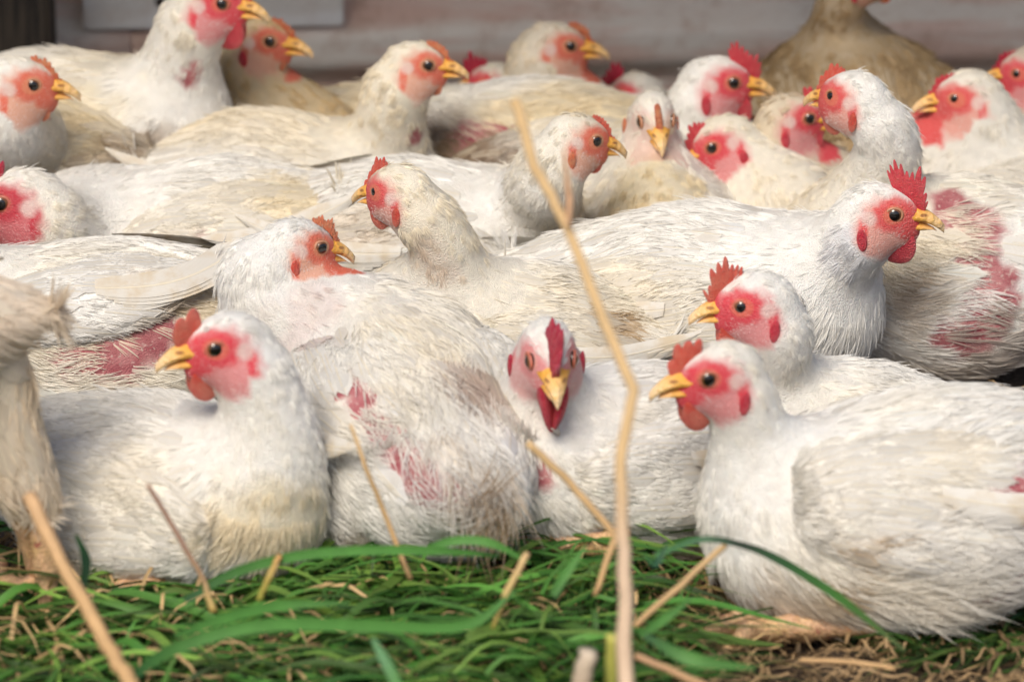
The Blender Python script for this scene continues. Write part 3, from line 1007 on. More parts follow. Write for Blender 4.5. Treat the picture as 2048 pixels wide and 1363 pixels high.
    for sgn in (1, -1):
        Me = Mh @ Matrix.Translation((.75, sgn * (EY - .22), .35)) @ Matrix.Rotation(sgn * R(-6), 4, 'Z')
        link('eye', ME_EYE, root, mat4=Me)
        link('eyelid', ME_LID if face not in ('rooster', 'crimson') else ME_LID_R, root, mat4=Mh @ Matrix.Translation((.75, sgn * (EY - .07), .35)) @ Matrix.Rotation(sgn * R(-10), 4, 'Z') @ Matrix.Diagonal((1, sgn, 1, 1)))
        if wattle > 0:
            wme = cached(('wattle', wattle, cc), lambda: wattle_mesh(wattle, FLESH['red' if cc in ('red',) else cc], 1))
            link('wattle', wme, root, mat4=Mh @ Matrix.Translation((1.7, sgn * .68, -1.45)) @ Matrix.Rotation(sgn * R(-14), 4, 'X') @ Matrix.Rotation(R(12), 4, 'Y'))
        lme = cached(('lobe', lobe), lambda: lobe_mesh(FLESH[lobe]))
        lx, lz = -1.25, -1.35
        ys = np.linspace(.3, 2.5, 120, dtype=np.float32)
        dd = sdf(((np.stack([np.full(120, lx), sgn * ys, np.full(120, lz)], 1) * cm) @ Rh.T + H).astype(np.float32))
        ysf = ys[np.argmin(np.abs(dd))] if (dd > 0).any() else 1.5
        link('ear_lobe', lme, root, mat4=Mh @ Matrix.Translation((lx, sgn * float(ysf), lz)))
    # legs
    if legs:
        for i, sgn in enumerate((1, -1)):
            if standleg:
                if i >= len(standleg): break
                (tx, ty), (hx, hy), (fx, fy) = standleg[i]
                top = (at_y(tx, ty, C[1]) - base).astype(np.float32); hock = (at_y(hx, hy, C[1]) - base).astype(np.float32)
                foot = (at_z(fx, fy, .012) - base).astype(np.float32); fd = np.array([.5, -.8, 0])
            elif stand > 0:
                hock = Cl + Rb @ (np.array([-.02, sgn * .040, -.070], np.float32) * s)
                foot = np.array([hock[0] + fwd[0] * .02, hock[1] + fwd[1] * .02, .012], np.float32)
                top = Cl + Rb @ (np.array([0, sgn * .04, -.04], np.float32) * s)
                fd = fwd
            elif legpix and i < len(legpix):
                (hx, hy), (fx, fy) = legpix[i]
                hock = (at_z(hx, hy, legz) - base).astype(np.float32); foot = (at_z(fx, fy, legz - .004) - base).astype(np.float32)
                top = hock + (hock - foot) * .12 + np.array([0, .012, .004], np.float32)
                fd = (foot - hock) / np.linalg.norm(foot - hock)
            else:
                hock = Cl + Rb @ (np.array([-.03, sgn * .042, 0], np.float32) * s); hock[2] = .016
                foot = hock + fwd * .07 * s; foot[2] = .012
                top = hock + np.array([0, 0, .02], np.float32); fd = fwd
            fd = np.array([fd[0], fd[1], 0]); fd /= np.linalg.norm(fd)
            link('leg', leg_mesh(top, hock, foot, fd, s * (.9 if standleg else 1)), root)
    return root

def leg_mesh(top, hock, foot, fd, s):
    sd = np.array([-fd[1], fd[0], 0])
    segs = [(top, hock, .0075 * s, .0092 * s), (hock, foot, .0088 * s, .0072 * s)]
    toes = []
    for a, L in ((0, .052), (.6, .042), (-.6, .042), (math.pi, .020)):
        d = fd * math.cos(a) + sd * math.sin(a)
        m = foot + d * L * .55 * s + np.array([0, 0, .004]); m[2] = max(m[2], .009)
        e = foot + d * L * s; e[2] = .006
        toes.append((foot, m, .0050 * s, .0046 * s)); toes.append((m, e, .0050 * s, .0034 * s))
        toes.append((e, e + d * .013 * s + np.array([0, 0, -.003]), .0022 * s, .0005))
    allc = segs + toes
    def f(p):
        d = None
        for a, b, ra, rb in allc:
            c = caps(p, a, b, ra, rb)
            d = c if d is None else smin(d, c, .004)
        return d + .0005 * noise(p, 500, 41, 4)
    P = np.array([x for a in allc for x in a[:2]])
    v, q = surfnet(f, P.min(0) - .02, P.max(0) + .02, .0022)
    nn, _ = vnormals(v, q)
    if nn[np.argmax(v[:, 2]), 2] < 0: q = q[:, ::-1]
    return mesh_np('leg', v, q, M_LEG)

# ------------------------------------------------------------------ the flock (pixel anchors of the 2048 px photograph give each bird's place on the ground)
RO = (2.0, 7, 0, 'red'); RB = (2.6, 7, 0, 'red'); PU = (.85, 9, 0, 'orange')
PINK = (.55, .16, .17)
chicken('front_left', 'white chicken with short red comb at front left, head turned left, breast towards the grass', (325, 980), (445, 690), -25, 197,
        comb=(2.3, 2, -6, 'scarlet', 1.2), wattle=.9, hs=1.15, cream=.25, stains=[(600, 1060, .05, CREAM, .6), (520, 1010, .04, CREAM, .5)], res=.0045,
        legz=.026, legpix=[((300, 1185), (200, 1175)), ((60, 1185), (0, 1165))], pitch=-2, neckr=1.1, nf=0, wing=(.0, -.005, 1.05))
chicken('front_mid', 'yellow beaked pullet looking right, its rump with bare pink skin towards the grass', (832, 868), (605, 492), 104, 26, nb=(-.045, 0, 0), neckr=1.2, s=1.22, bodyl=.92, tail=0, wingbare=1, fluff=[(900, 940, .06), (830, 800, .06), (960, 1000, .04)], hs=1.04, hdy=.10,
        comb=(.95, 12, 0, 'orange'), wattle=.6, face='pullet', lobe='scarlet', cream=.3, dirt=0, res=.0045, pitch=2, hpitch=-12,
        bare=[(690, 780, .016), (715, 820, .014), (745, 855, .015), (775, 890, .014), (805, 925, .015), (835, 955, .015), (850, 1000, .015), (890, 1000, .02), (935, 1005, .017), (970, 1020, .018)],
        stains=[(930, 990, .034, TAN, .9), (950, 1030, .026, BROWN, .65), (870, 880, .02, TAN, .35), (940, 740, .03, (.4, .27, .2), .7), (620, 640, .03, (.6, .45, .42), .5)], wing=(.02, .0, 1.15), legs=False)
chicken('front_rooster', 'rooster facing the camera with upright dark red comb and large wattles', (1255, 915), (1100, 715), 205, 277, hpitch=-16, hdy=-.075, res=.0045,
        comb=(2.5, 6, 0, 'dark'), wattle=1.6, hs=1.12, cream=.1, lobe='dark', facek=.7, bare=[(1075, 945, .012)], legz=.04, legpix=[((1225, 1088), (1070, 1085))], pitch=3)
chicken('front_right', 'large white chicken at front right with fluffy flank, head turned left below another red comb', (1825, 1003), (1430, 750), 183, 193, s=1.14, fluff=[(1900, 1100, .07), (1800, 1150, .06), (2000, 1000, .06)], hs=1.12,
        comb=(1.8, 4, 0, 'scarlet', .9), wattle=.95, cream=.12, res=.0045, stains=[(1700, 1100, .018, TAN, .8), (1640, 1170, .014, (.45, .28, .08), .8), (1560, 1200, .04, TAN, .5)],
        bare=[(2040, 1000, .026), (2035, 1090, .026), (1985, 1175, .018)], legpix=[((1745, 1238), (1545, 1258))], pitch=-14, wingbare=1, wingpitch=20, hdy=-.02)
chicken('left_rump', 'white chicken facing left with head out of frame, reddish bare flank under a long wing', (190, 675), (-150, 430), 178, 180, s=1.08, cream=.35, dirt=.3,
        bare=[(150, 705, .022), (200, 695, .026), (245, 685, .028), (290, 665, .024), (230, 725, .022), (310, 645, .018)], wing=(0, .032, .62), pitch=-3, stains=[(300, 590, .03, TAN, .5)], legs=False)
chicken('centre_hen', 'white hen in the middle with long upright neck, looking back left over its orange comb', (1040, 697), (792, 385), 183, 146, hpitch=-8, hs=1.0, hdy=-.02, nb=(.025, 0, 0),
        comb=(1.5, 7, 8, 'scarlet'), neckr=1.08, wattle=.7, face='mid', lobe='scarlet', cream=.35, dirt=.3, stains=[(850, 510, .03, (.6, .42, .36), .35), (1230, 650, .018, TAN, .9), (1180, 640, .02, TAN, .5)], pitch=5)
chicken('right_mid_head', 'young rooster with jagged scarlet comb, head above the back of the front right chicken', (1690, 880), (1502, 608), 176, 184, s=.88, hs=1.08, hdy=-.04,
        comb=(2.3, 8, 0, 'scarlet'), wattle=1.05, face='rooster', cream=.1, legs=False, pitch=3)
chicken('long_body', 'large white rooster stretched out to the left, tall serrated red comb on its right end', (1375, 612), (1765, 425), -4, -4, s=1.14, bodyl=1.06, hs=1.13, hdy=-.05,
        comb=(2.5, 10, 6, 'red'), wattle=1.05, face='mid', cream=.18, dirt=.2, legs=False, pitch=3, chest=1.05, hpitch=-4, stains=[(1690, 500, .025, GREY, .6)])
chicken('right_bare', 'white hen near the right edge, neck raised, with red raw patches on its flank', (1890, 540), (1702, 195), 176, 146, nb=(.03, 0, .01), wingbare=1, pitch=-6, neckr=1.0, hs=1.04, s=1.10, hdy=-.02,
        comb=(1.35, 7, 4, 'scarlet'), wattle=.75, face='mid', lobe='scarlet', cream=.3, dirt=.5, wings=(-1,), wing=(.04, -.02, .9),
        bare=[(1900, 400, .018), (1930, 440, .022), (1960, 470, .022), (1960, 530, .015), (1985, 570, .018), (1970, 640, .022), (1900, 680, .02), (2020, 600, .01)],
        stains=[(1800, 600, .03, TAN, .6), (1950, 690, .045, BROWN, .6), (1780, 560, .02, TAN, .5)], legs=False)
chicken('left_rooster', 'dark red faced rooster cut by the left edge, white curved neck', (410, 502), (30, 402), 178, 182, s=1.08, bodyl=.98, hs=1.28, neckr=1.3, hdy=-.08,
        comb=(1.8, 6, 0, 'dark'), wattle=1.3, face='crimson', cream=.4, dirt=.2, lobe='dark', pitch=-10, wing=(0, .005, 1.08), legs=False, stains=[(370, 470, .012, (.6, .1, .2), .6), (560, 400, .04, CREAM, .7)])
chicken('long_pullet', 'cream pullet with small comb lying behind the middle hen, head to the right', (820, 505), (1160, 278), 3, 20, s=1.1, bodyl=1.0, hs=1.0, neckr=1.15, hdy=-.06,
        comb=(.75, 10, 0, 'scarlet'), wattle=.55, face='pullet', lobe='orange', cream=.45, dirt=.3, legs=False, hpitch=-14, stains=[(620, 400, .02, BROWN, .7), (760, 480, .04, TAN, .4)])
chicken('facing_pullet', 'small fluffy pullet facing the camera with orange comb ridge and yellow breast', (1300, 450), (1310, 240), -88, -82, s=1.0, hs=.96, facek=.3, neckr=.98, hpitch=-16, hdy=-.03, wid=1.12,
        comb=(.6, 8, 0, 'orange'), wattle=.35, face='pullet', lobe='orange', cream=.45, legs=False, stains=[(1300, 390, .06, (.72, .58, .32), .65)])
chicken('tucked', 'white chicken tucking its head down behind the small facing pullet, red comb showing', (1465, 430), (1440, 285), -50, 185, s=.95, hs=1.0, hpitch=-25, hdy=-.04,
        comb=(1.3, 7, 0, 'red'), wattle=.9, cream=.25, dirt=.2, legs=False)
chicken('back_orange', 'shaded chicken whose orange beak pokes out right behind the tucked bird', (1430, 412), (1484, 275), 10, 8, s=.8, hs=.9, hdy=.03, comb=(1.0, 7, 0, 'orange'), wattle=.5, face='pullet',
        cream=.6, legs=False, dens=.6, nf=0, res=.006, tail=0)
chicken('back_rooster', 'rooster with bright red comb and hooked beak looking right in the back row', (1290, 387), (1442, 163), 8, 4, hs=1.1, hdy=-.01, neckr=1.1, s=.9,
        comb=(1.9, 9, 0, 'red'), wattle=1.15, cream=.2, legs=False, dens=.8, nf=5, res=.006)
chicken('back_hen', 'white hen looking right with raised neck and thin orange comb, behind the left rooster', (540, 394), (838, 128), 5, 0, hs=.98, s=1.05, bodyl=1.0, hdy=-.02, neckr=1.25,
        comb=(.8, 9, 0, 'orange'), wattle=.55, face='pullet', lobe='orange', pitch=-9, cream=.4, dirt=.2, legs=False, dens=.85, nf=6, bare=[(830, 275, .008)])
chicken('back_headless', 'cream chicken turned away with pink rubbed flank, its head hidden behind the raised neck', (1065, 332), (830, 260), 180, 180, s=1.08, hs=.85, bodyl=1.0, hdy=.03, comb=(.7, 8, 0, 'orange'), wattle=.5,
        face='pullet', cream=.8, dirt=.5, legs=False, dens=.8, nf=6, res=.006, bare=[(930, 290, .018), (970, 280, .016), (1000, 265, .012)], stains=[(900, 320, .05, BROWN, .8), (900, 170, .05, TAN, .4)])
chicken('back_hen_high', 'hen with orange comb looking right over the cream back in front of it', (1000, 307), (1122, 90), 10, 0, hs=1.0, s=.85, hdy=.0, neckr=1.3, comb=(.9, 8, 0, 'orange'), wattle=.6, face='pullet', lobe='dark',
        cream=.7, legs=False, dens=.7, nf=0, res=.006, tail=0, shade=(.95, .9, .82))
chicken('far_comb', 'chicken almost hidden in the back row, a dark red comb tip over the cream back', (760, 307), (985, 165), 5, 175, hs=.85, s=.9, hdy=.05, comb=(2.2, 6, 0, 'dark'), wattle=.5, cream=.8,
        legs=False, dens=.6, nf=4, res=.006, tail=4)
chicken('far_comb_right', 'chicken mostly hidden behind the back row, dark red comb beside a dark eye', (1190, 312), (1258, 185), 20, 178, hs=.85, s=.75, hdy=.03, comb=(2.0, 6, 0, 'dark'), wattle=.5, cream=.8,
        legs=False, dens=.6, nf=0, res=.006, tail=0)
chicken('back_left_standing', 'big dusty white chicken at upper left, its red wattled head cut by the top edge', (115, 285), (430, 5), 2, -8, s=1.12, stand=.03, hs=1.08, neckr=1.25, hdy=-.03, chest=1.08,
        comb=(1.6, 6, 0, 'red'), wattle=1.1, cream=.6, dirt=.5, dens=.85, res=.006, bare=[(385, 150, .008), (375, 165, .007), (240, 310, .016), (390, 130, .006)], stains=[(120, 90, .06, TAN, .5), (170, 260, .05, CREAM, .8), (260, 330, .04, BROWN, .6)])
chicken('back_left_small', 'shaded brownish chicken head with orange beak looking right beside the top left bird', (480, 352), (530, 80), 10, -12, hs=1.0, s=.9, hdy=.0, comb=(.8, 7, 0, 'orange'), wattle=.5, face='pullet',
        cream=.9, dirt=.5, legs=False, dens=.7, nf=0, res=.006, tail=0, shade=(.85, .76, .62))  # shaded look comes from a darker, warmer plumage tint
chicken('left_edge_pullet', 'pale headed pullet with golden beak at the left edge below the post', (-120, 400), (45, 168), 10, 3, hs=1.12, neckr=1.3, hdy=-.10, comb=(.8, 8, 0, 'orange'), wattle=.6, face='pullet', lobe='orange',
        cream=.3, legs=False, dens=.9, nf=4)
chicken('back_brown', 'brown chicken standing at the back turned away, head above the frame', (1718, 245), (1735, -55), 95, 5, s=1.0, stand=.02, wid=1.22, neckr=.78, hs=1.05, hdy=.0, comb=(.9, 7, 0, 'orange'), wattle=.5, face='pullet',
        cream=3, dirt=-1., dens=.8, nf=6, res=.006, shade=(.62, .53, .43), pitch=6)  # shade factor puts shadow tan into the plumage colour
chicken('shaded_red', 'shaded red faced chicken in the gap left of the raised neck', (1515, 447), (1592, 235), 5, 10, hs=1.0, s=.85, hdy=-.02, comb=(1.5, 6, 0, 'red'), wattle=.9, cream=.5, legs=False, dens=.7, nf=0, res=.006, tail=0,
        shade=(.8, .72, .62))  # darkness of the gap is painted into the plumage tint
chicken('right_back', 'white chicken with orange beak looking left near the right edge', (2010, 402), (1928, 195), 170, 180, neckr=1.2, hs=1.02, hdy=-.01, comb=(1.0, 7, 0, 'red'), wattle=.7, face='mid', lobe='orange', cream=.25,
        legs=False, dens=.8, nf=5, res=.006, shade=(.92, .9, .86))
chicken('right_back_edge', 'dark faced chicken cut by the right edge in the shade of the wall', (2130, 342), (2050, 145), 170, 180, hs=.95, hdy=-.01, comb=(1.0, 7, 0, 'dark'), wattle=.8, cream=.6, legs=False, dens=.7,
        nf=0, res=.006, shade=(.75, .66, .58))  # the wall's shade is put into the plumage colour
chicken('leg_bird', 'pale chicken standing on yellow legs at the left edge, its body cut by the frame', (-430, 700), (-670, 380), 178, 180, s=1.14, stand=.13, hs=1.0, cream=.4, dirt=-1, shade=(.95, .86, .76), tail=0, pitch=-4,
        thigh=[((-10, 740), (55, 960), .030, .017), ((-80, 740), (10, 940), .03, .018)], standleg=[((70, 930), (80, 1000), (100, 1235)), ((20, 930), (40, 1000), (92, 1200))])

# ------------------------------------------------------------------ ground
def m_soil():
    m, nt, b = new_mat('dark_soil'); t = NT(nt)
    geo = t.n('ShaderNodeTexCoord').outputs['Object']
    n = t.noise(geo, 14, 6); n2 = t.noise(geo, 160, 5)
    c = t.mix(t.ramp(n, .35, .65), (.035, .022, .014), (.10, .066, .040))
    c = t.mix(t.ramp(n2, .55, .7), c, (.17, .12, .075))
    t.l(c, b.inputs['Base Color']); b.inputs['Roughness'].default_value = .95
    t.bump(t.math('ADD', n2, n), 1.0, .006, b)
    return m
def ground():
    xs = np.concatenate([np.linspace(-40, -1, 24)[:-1], np.linspace(-1, 1, 120), np.linspace(1, 40, 24)[1:]])
    ys = np.concatenate([np.linspace(-20, 2.2, 14)[:-1], np.linspace(2.2, 5.2, 180), np.linspace(5.2, 60, 24)[1:]])
    X, Y = np.meshgrid(xs, ys, indexing='ij')
    P = np.stack([X.ravel(), Y.ravel(), 0 * X.ravel()], 1)
    P[:, 2] = .003 * noise(P, 18, 50) + .002 * noise(P, 60, 51) - .006
    nx, ny = len(xs), len(ys)
    i, j = np.meshgrid(np.arange(nx - 1), np.arange(ny - 1), indexing='ij')
    a = (i * ny + j).ravel()
    me = mesh_np('ground', P, np.stack([a, a + ny, a + ny + 1, a + 1], 1), m_soil())
    link('ground', me, kind='structure')
ground()

# ------------------------------------------------------------------ strips: grass blades, straw
def strips(name, items, mat, **props):
    """items: (points Nx3, width array, up hint, fold, color, rnd)"""
    V, Fc, U, T = [], [], [], []
    o = 0
    for pts, wd, upv, fold, colr, rnd in items:
        pts = np.asarray(pts, float); m = len(pts)
        tg = np.gradient(pts, axis=0); tg /= np.linalg.norm(tg, axis=1)[:, None] + 1e-9
        sd = np.cross(tg, upv); sd /= np.linalg.norm(sd, axis=1)[:, None] + 1e-9
        up = np.cross(sd, tg)
        u = np.linspace(0, 1, m)
        for w in (-1, 0, 1):
            V.append(pts + sd * (w * wd)[:, None] - up * ((1 - abs(w)) * fold * wd)[:, None])
            U.append(np.stack([u * 6, np.full(m, w), np.full(m, rnd)], 1)); T.append(np.tile(colr, (m, 1)) if np.ndim(colr) == 1 else colr)
        a = o + np.arange(m - 1)
        for b in range(2):
            Fc.append(np.stack([a + b * m, a + b * m + 1, a + (b + 1) * m + 1, a + (b + 1) * m], 1))
        o += 3 * m
    me = mesh_np(name, np.concatenate(V), np.concatenate(Fc), mat)
    fattr(me, 'vane', np.concatenate(U), 'FLOAT_VECTOR'); fattr(me, 'tint', np.concatenate(T), 'FLOAT_COLOR')
    return link(name, me, **props)

def grass_item(root, ang, L, w, arch, z0, greens=True, m=9, droop=1.0):
    u = np.linspace(0, 1, m)
    d = np.array([math.cos(ang), math.sin(ang), 0])
    sd = np.array([-d[1], d[0], 0])
    bend = rng.normal() * .12
    p = root + d * (L * u)[:, None] + sd * (bend * L * u * u)[:, None]
    p[:, 2] = z0 + arch * np.sin(np.pi * np.clip(u * droop, 0, 1)) + .002 * np.sin(u * 9 + rng.random() * 6)
    wd = w * np.clip(np.minimum(1, (1 - u) * 2.6), .04, 1) ** .7
    if greens:
        g = np.array([.045, .15, .022]) * rng.uniform(.25, 1.6) + np.array([.03, .02, .01]) * rng.random()
        if rng.random() < .25: g = np.array([.16, .28, .05]) * rng.uniform(.6, 1.3)
    else:
        g = np.array([.42, .28, .14]) * rng.uniform(.35, 1.25)
    return (p, wd, np.array([0, 0, 1.0]) + rng.normal(size=3) * .3, .35, g, rng.random() * 10)

items = []
for _ in range(1500):                      # matted grass in front of the birds
    px = rng.uniform(-150, 1290)
    edge = np.interp(px, [-150, 0, 150, 350, 620, 700, 1000, 1300, 1400, 1500], [1210, 1235, 1215, 1200, 1150, 1100, 1085, 1130, 1230, 1300])
    py = edge + (1500 - edge) * rng.random() ** 1.0 + 5
    pos = at_z(px, py, .0)
    a = rng.choice([rng.normal(.25, .35), rng.normal(math.pi - .2, .45), rng.uniform(0, 6.28)], p=[.5, .25, .25])
    L = rng.uniform(.03, .15)
    zz = rng.uniform(.0, .030) * (1 + .9 * math.exp(-((px - 1000) / 250) ** 2)) * min(1, (py - edge) / 60 + .25)
    items.append(grass_item(pos, a, L, rng.uniform(.0008, .0020) + .0028 * rng.random() ** 3, rng.uniform(.0, .016), zz, True))
for _ in range(420):                       # upright tufts
    px = min(1400, rng.normal(1060, 170)) if rng.random() < .6 else rng.uniform(300, 1350)
    py = rng.uniform(1150, 1420)
    if px > 1350: py += 120
    pos = at_z(px, py, .0); a = rng.uniform(0, 6.28); L = rng.uniform(.015, .05)
    it = grass_item(pos, a, L * .5, rng.uniform(.0012, .0032), .0, 0.0, True)
    it[0][:, 2] = np.linspace(0, 1, 9) ** .8 * L
    items.append(it)
for _ in range(170):                       # longer blades lying over the mat
    px = rng.uniform(-100, 1200); py = rng.uniform(1150, 1450)
    a = rng.choice([rng.normal(.2, .3), rng.normal(math.pi - .2, .3), rng.uniform(0, 6.28)])
    it = grass_item(at_z(px, py, 0), a, rng.uniform(.08, .20), rng.uniform(.0018, .0038), rng.uniform(.005, .03), rng.uniform(.01, .03), True, 12)
    items.append((it[0], it[1], it[2], it[3], it[4] * rng.uniform(.8, 1.6), it[5]))
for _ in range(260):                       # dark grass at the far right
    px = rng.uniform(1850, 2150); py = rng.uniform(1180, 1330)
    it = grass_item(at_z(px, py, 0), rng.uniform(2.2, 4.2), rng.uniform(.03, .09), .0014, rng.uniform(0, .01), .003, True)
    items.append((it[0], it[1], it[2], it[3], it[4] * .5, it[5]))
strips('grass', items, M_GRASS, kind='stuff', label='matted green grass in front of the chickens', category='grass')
items = []
for _ in range(4600):
    px = rng.uniform(-150, 2200); py = rng.uniform(1080, 1480) if rng.random() < .75 else rng.uniform(150, 1100)
    pos = at_z(px, py, .0)
    items.append(grass_item(pos, rng.uniform(0, 6.28), rng.uniform(.008, .05), rng.uniform(.0006, .0016), rng.uniform(0, .006), rng.uniform(0, .010) if px > 1350 or py < 1080 else rng.uniform(0, .026), False, 6))
for _ in range(460):
    px = rng.uniform(-100, 1450); py = rng.uniform(1100, 1450)
    it = grass_item(at_z(px, py, 0), rng.uniform(0, 6.28), rng.uniform(.02, .10), rng.uniform(.0007, .0016), rng.uniform(0, .02), rng.uniform(.012, .034) if px < 1300 else .004, False, 6)
    items.append((it[0], it[1], it[2], it[3], np.array([.62, .42, .2]) * rng.uniform(.6, 1.2), it[5]))
strips('straw_litter', items, M_STRAW, kind='stuff', label='brown straw litter scattered over dark soil', category='litter')

# ------------------------------------------------------------------ single stalks and blades
def tube(name, label, cat, pts, rad, colr, group=None, y=None):
    """pts: (px, py, world y) -> a round stalk"""
    P = np.array([at_y(a, b, c) for a, b, c in pts])
    n = 10
    dense = []
    for i in range(len(P) - 1):
        for k in range(6):
            u = k / 6.0
            dense.append(P[i] * (1 - u) + P[i + 1] * u)
    dense.append(P[-1]); D = np.array(dense)
    r = np.interp(np.linspace(0, 1, len(D)), np.linspace(0, 1, len(rad)), rad)
    tg = np.gradient(D, axis=0); tg /= np.linalg.norm(tg, axis=1)[:, None]
    D = D + rng.normal(size=D.shape) * r[:, None] * .10
    s1 = np.cross(tg, [0, 1, 0.1]); s1 /= np.linalg.norm(s1, axis=1)[:, None]; s2 = np.cross(tg, s1)
    V, U = [], []
    for i in range(len(D)):
        for j in range(n):
            a = 2 * math.pi * j / n
            V.append(D[i] + (s1[i] * math.cos(a) + s2[i] * math.sin(a)) * r[i] * (1 + .08 * math.cos(3 * a))); U.append((i * .2, math.cos(a), 3))
    Fc = [(i * n + j, i * n + (j + 1) % n, (i + 1) * n + (j + 1) % n, (i + 1) * n + j) for i in range(len(D) - 1) for j in range(n)]
    Fc += [tuple(range(n))[::-1], tuple((len(D) - 1) * n + j for j in range(n))]
    base = V[0].copy()
    V = np.array(V) - base
    me = mesh_np(name, V, Fc, M_STRAW)
    c = np.interp(np.arange(len(D)), np.linspace(0, len(D) - 1, len(colr)), np.arange(len(colr)))
    cc = np.array([np.array(colr[int(k)]) * (1 - (k % 1)) + np.array(colr[min(len(colr) - 1, int(k) + 1)]) * (k % 1) for k in c])
    fattr(me, 'vane', U, 'FLOAT_VECTOR'); fattr(me, 'tint', np.repeat(cc, n, 0), 'FLOAT_COLOR')
    o = link(name, me, loc=base, label=label, category=cat)
    if group: o['group'] = group
    return o
ST = (.72, .50, .25); ST2 = (.66, .42, .20); STB = (.40, .24, .17)
g = 'dry stalks standing in the grass'
tube('dry_stalk', 'tall bent dry stalk crossing the whole picture right of centre', 'stalk',
     [(1245, 1500, 2.92), (1252, 1363, 2.95), (1250, 1100, 2.98), (1240, 920, 3.0), (1268, 780, 3.02), (1200, 620, 3.05), (1135, 455, 3.08), (1070, 330, 3.1), (1030, 200, 3.12)],
     [.0052, .0050, .0042, .0036, .0036, .0034, .0032, .0034, .0034], [(.74, .55, .38)] * 3 + [ST] * 6, g)
tube('dry_stalk', 'thin reddish tip leaning off the tall stalk beside the orange headed pullet', 'stalk', [(1137, 450, 3.07), (1140, 400, 3.09), (1128, 300, 3.1)], [.0016, .0022, .0008], [(.6, .36, .2)] * 2, g)
tube('dry_stalk', 'thick tan stalk slanting through the bottom left corner over the yellow leg', 'stalk', [(280, 1400, 3.0), (215, 1290, 3.05), (120, 1120, 3.1), (60, 990, 3.14)], [.0050, .0050, .0045, .0052], [ST2, ST2, (.70, .45, .24)], g)
tube('straw', 'bent straw folded to a sharp corner below the front rooster', 'straw', [(1190, 1190, 3.18), (1232, 1070, 3.19), (1140, 965, 3.2), (1055, 885, 3.2)], [.0018, .0024, .0026, .0026], [ST2, ST], g)
tube('straw', 'straight straw leaning against the bare flank in the middle', 'straw', [(822, 1158, 3.25), (775, 1040, 3.26), (730, 930, 3.26), (702, 848, 3.27)], [.0018, .0018, .0016, .0012], [ST2, ST], g)
tube('straw', 'thin brown stalk with a bend before the white breast at left', 'straw', [(428, 1222, 3.18), (408, 1160, 3.19), (330, 1025, 3.2), (295, 968, 3.2)], [.0028, .0018, .0017, .0015], [(.55, .40, .12), STB, STB], g)
tube('straw', 'straw slanting up to the breast of the front right bird', 'straw', [(1270, 1250, 3.15), (1360, 1170, 3.17), (1450, 1090, 3.2)], [.0020, .0022, .0022], [ST2, ST], g)
tube('straw', 'short straw standing in the grass at centre bottom', 'straw', [(985, 1255, 3.15), (1015, 1180, 3.16), (1055, 1105, 3.18)], [.0012, .0024, .0022], [(.45, .36, .08), ST], g)
tube('straw', 'small orange straw stub poking from the grass before the left bird', 'straw', [(518, 1200, 3.2), (540, 1150, 3.2), (560, 1110, 3.21)], [.0020, .0022, .0020], [(.4, .4, .08), (.6, .33, .12)], g)
tube('straw', 'pale cut stub at the bottom edge left of the yellow green stub', 'straw', [(1160, 1420, 3.0), (1165, 1365, 3.0), (1178, 1300, 3.0)], [.006, .0062, .0055], [(.52, .38, .24), (.66, .55, .42)], g)
tube('grass_stem', 'yellow green cut stem at the bottom edge beside the tall stalk', 'stem', [(1222, 1420, 3.02), (1224, 1350, 3.02), (1224, 1268, 3.02)], [.0038, .0040, .0036], [(.38, .42, .08), (.55, .52, .12)])
tube('straw', 'reddish tan straw lying low right of the tall stalk at the bottom', 'straw', [(1500, 1420, 3.06), (1400, 1365, 3.08), (1270, 1310, 3.1)], [.0028, .0028, .0024], [ST2, (.6, .36, .2)], g)
tube('straw', 'golden straw lying flat below the foot of the front right bird', 'straw', [(1600, 1318, 3.2), (1700, 1322, 3.2), (1790, 1335, 3.19)], [.0015, .0018, .0016], [ST2, ST2], g)
def blade(label, pts, w, colr, upv=(0, -.6, 1), fold=.3):
    P = np.array([at_y(a, b, c) for a, b, c in pts])
    # smooth through the points
    tt = np.linspace(0, len(P) - 1, 22); k = np.minimum(tt.astype(int), len(P) - 2); f = (tt - k)[:, None]
    m = np.gradient(P, axis=0)
    h00, h10, h01, h11 = 2 * f ** 3 - 3 * f ** 2 + 1, f ** 3 - 2 * f ** 2 + f, -2 * f ** 3 + 3 * f ** 2, f ** 3 - f ** 2
    D = h00 * P[k] + h10 * m[k] + h01 * P[k + 1] + h11 * m[k + 1]
    wd = np.interp(np.linspace(0, 1, 22), np.linspace(0, 1, len(w)), w)
    cc = np.array([np.interp(np.linspace(0, 1, 22), np.linspace(0, 1, len(colr)), [q[i] for q in colr]) for i in range(3)]).T
    base = D[0].copy()
    return strips('long_grass', [(D - base, wd, np.array(upv, float), fold, cc, rng.random() * 9)], M_GRASS, loc=base, label=label, category='grass')
G1 = (.055, .17, .03); G2 = (.085, .25, .045); GD = (.03, .09, .03); G3 = (.10, .26, .10)
blade('long thin green blade arching over the front right bird, dark at its crown', [(1810, 1300, 3.2), (1680, 1195, 3.2), (1560, 1120, 3.2), (1480, 1088, 3.2), (1400, 1078, 3.2), (1310, 1110, 3.22)], [.0010, .0030, .0030, .0022, .0022, .0018],
      [(.10, .14, .05), G1, GD, (.02, .03, .02), (.07, .16, .08), G3], (0, -1, .6))
blade('broad green blade bowing from the left bird breast to the straws in the middle', [(370, 1200, 3.18), (480, 1140, 3.2), (640, 1105, 3.22), (850, 1100, 3.24), (1000, 1110, 3.26)], [.0022, .0034, .0034, .0030, .001], [GD, G1, G2, G2, G1], (0, -1, .5))
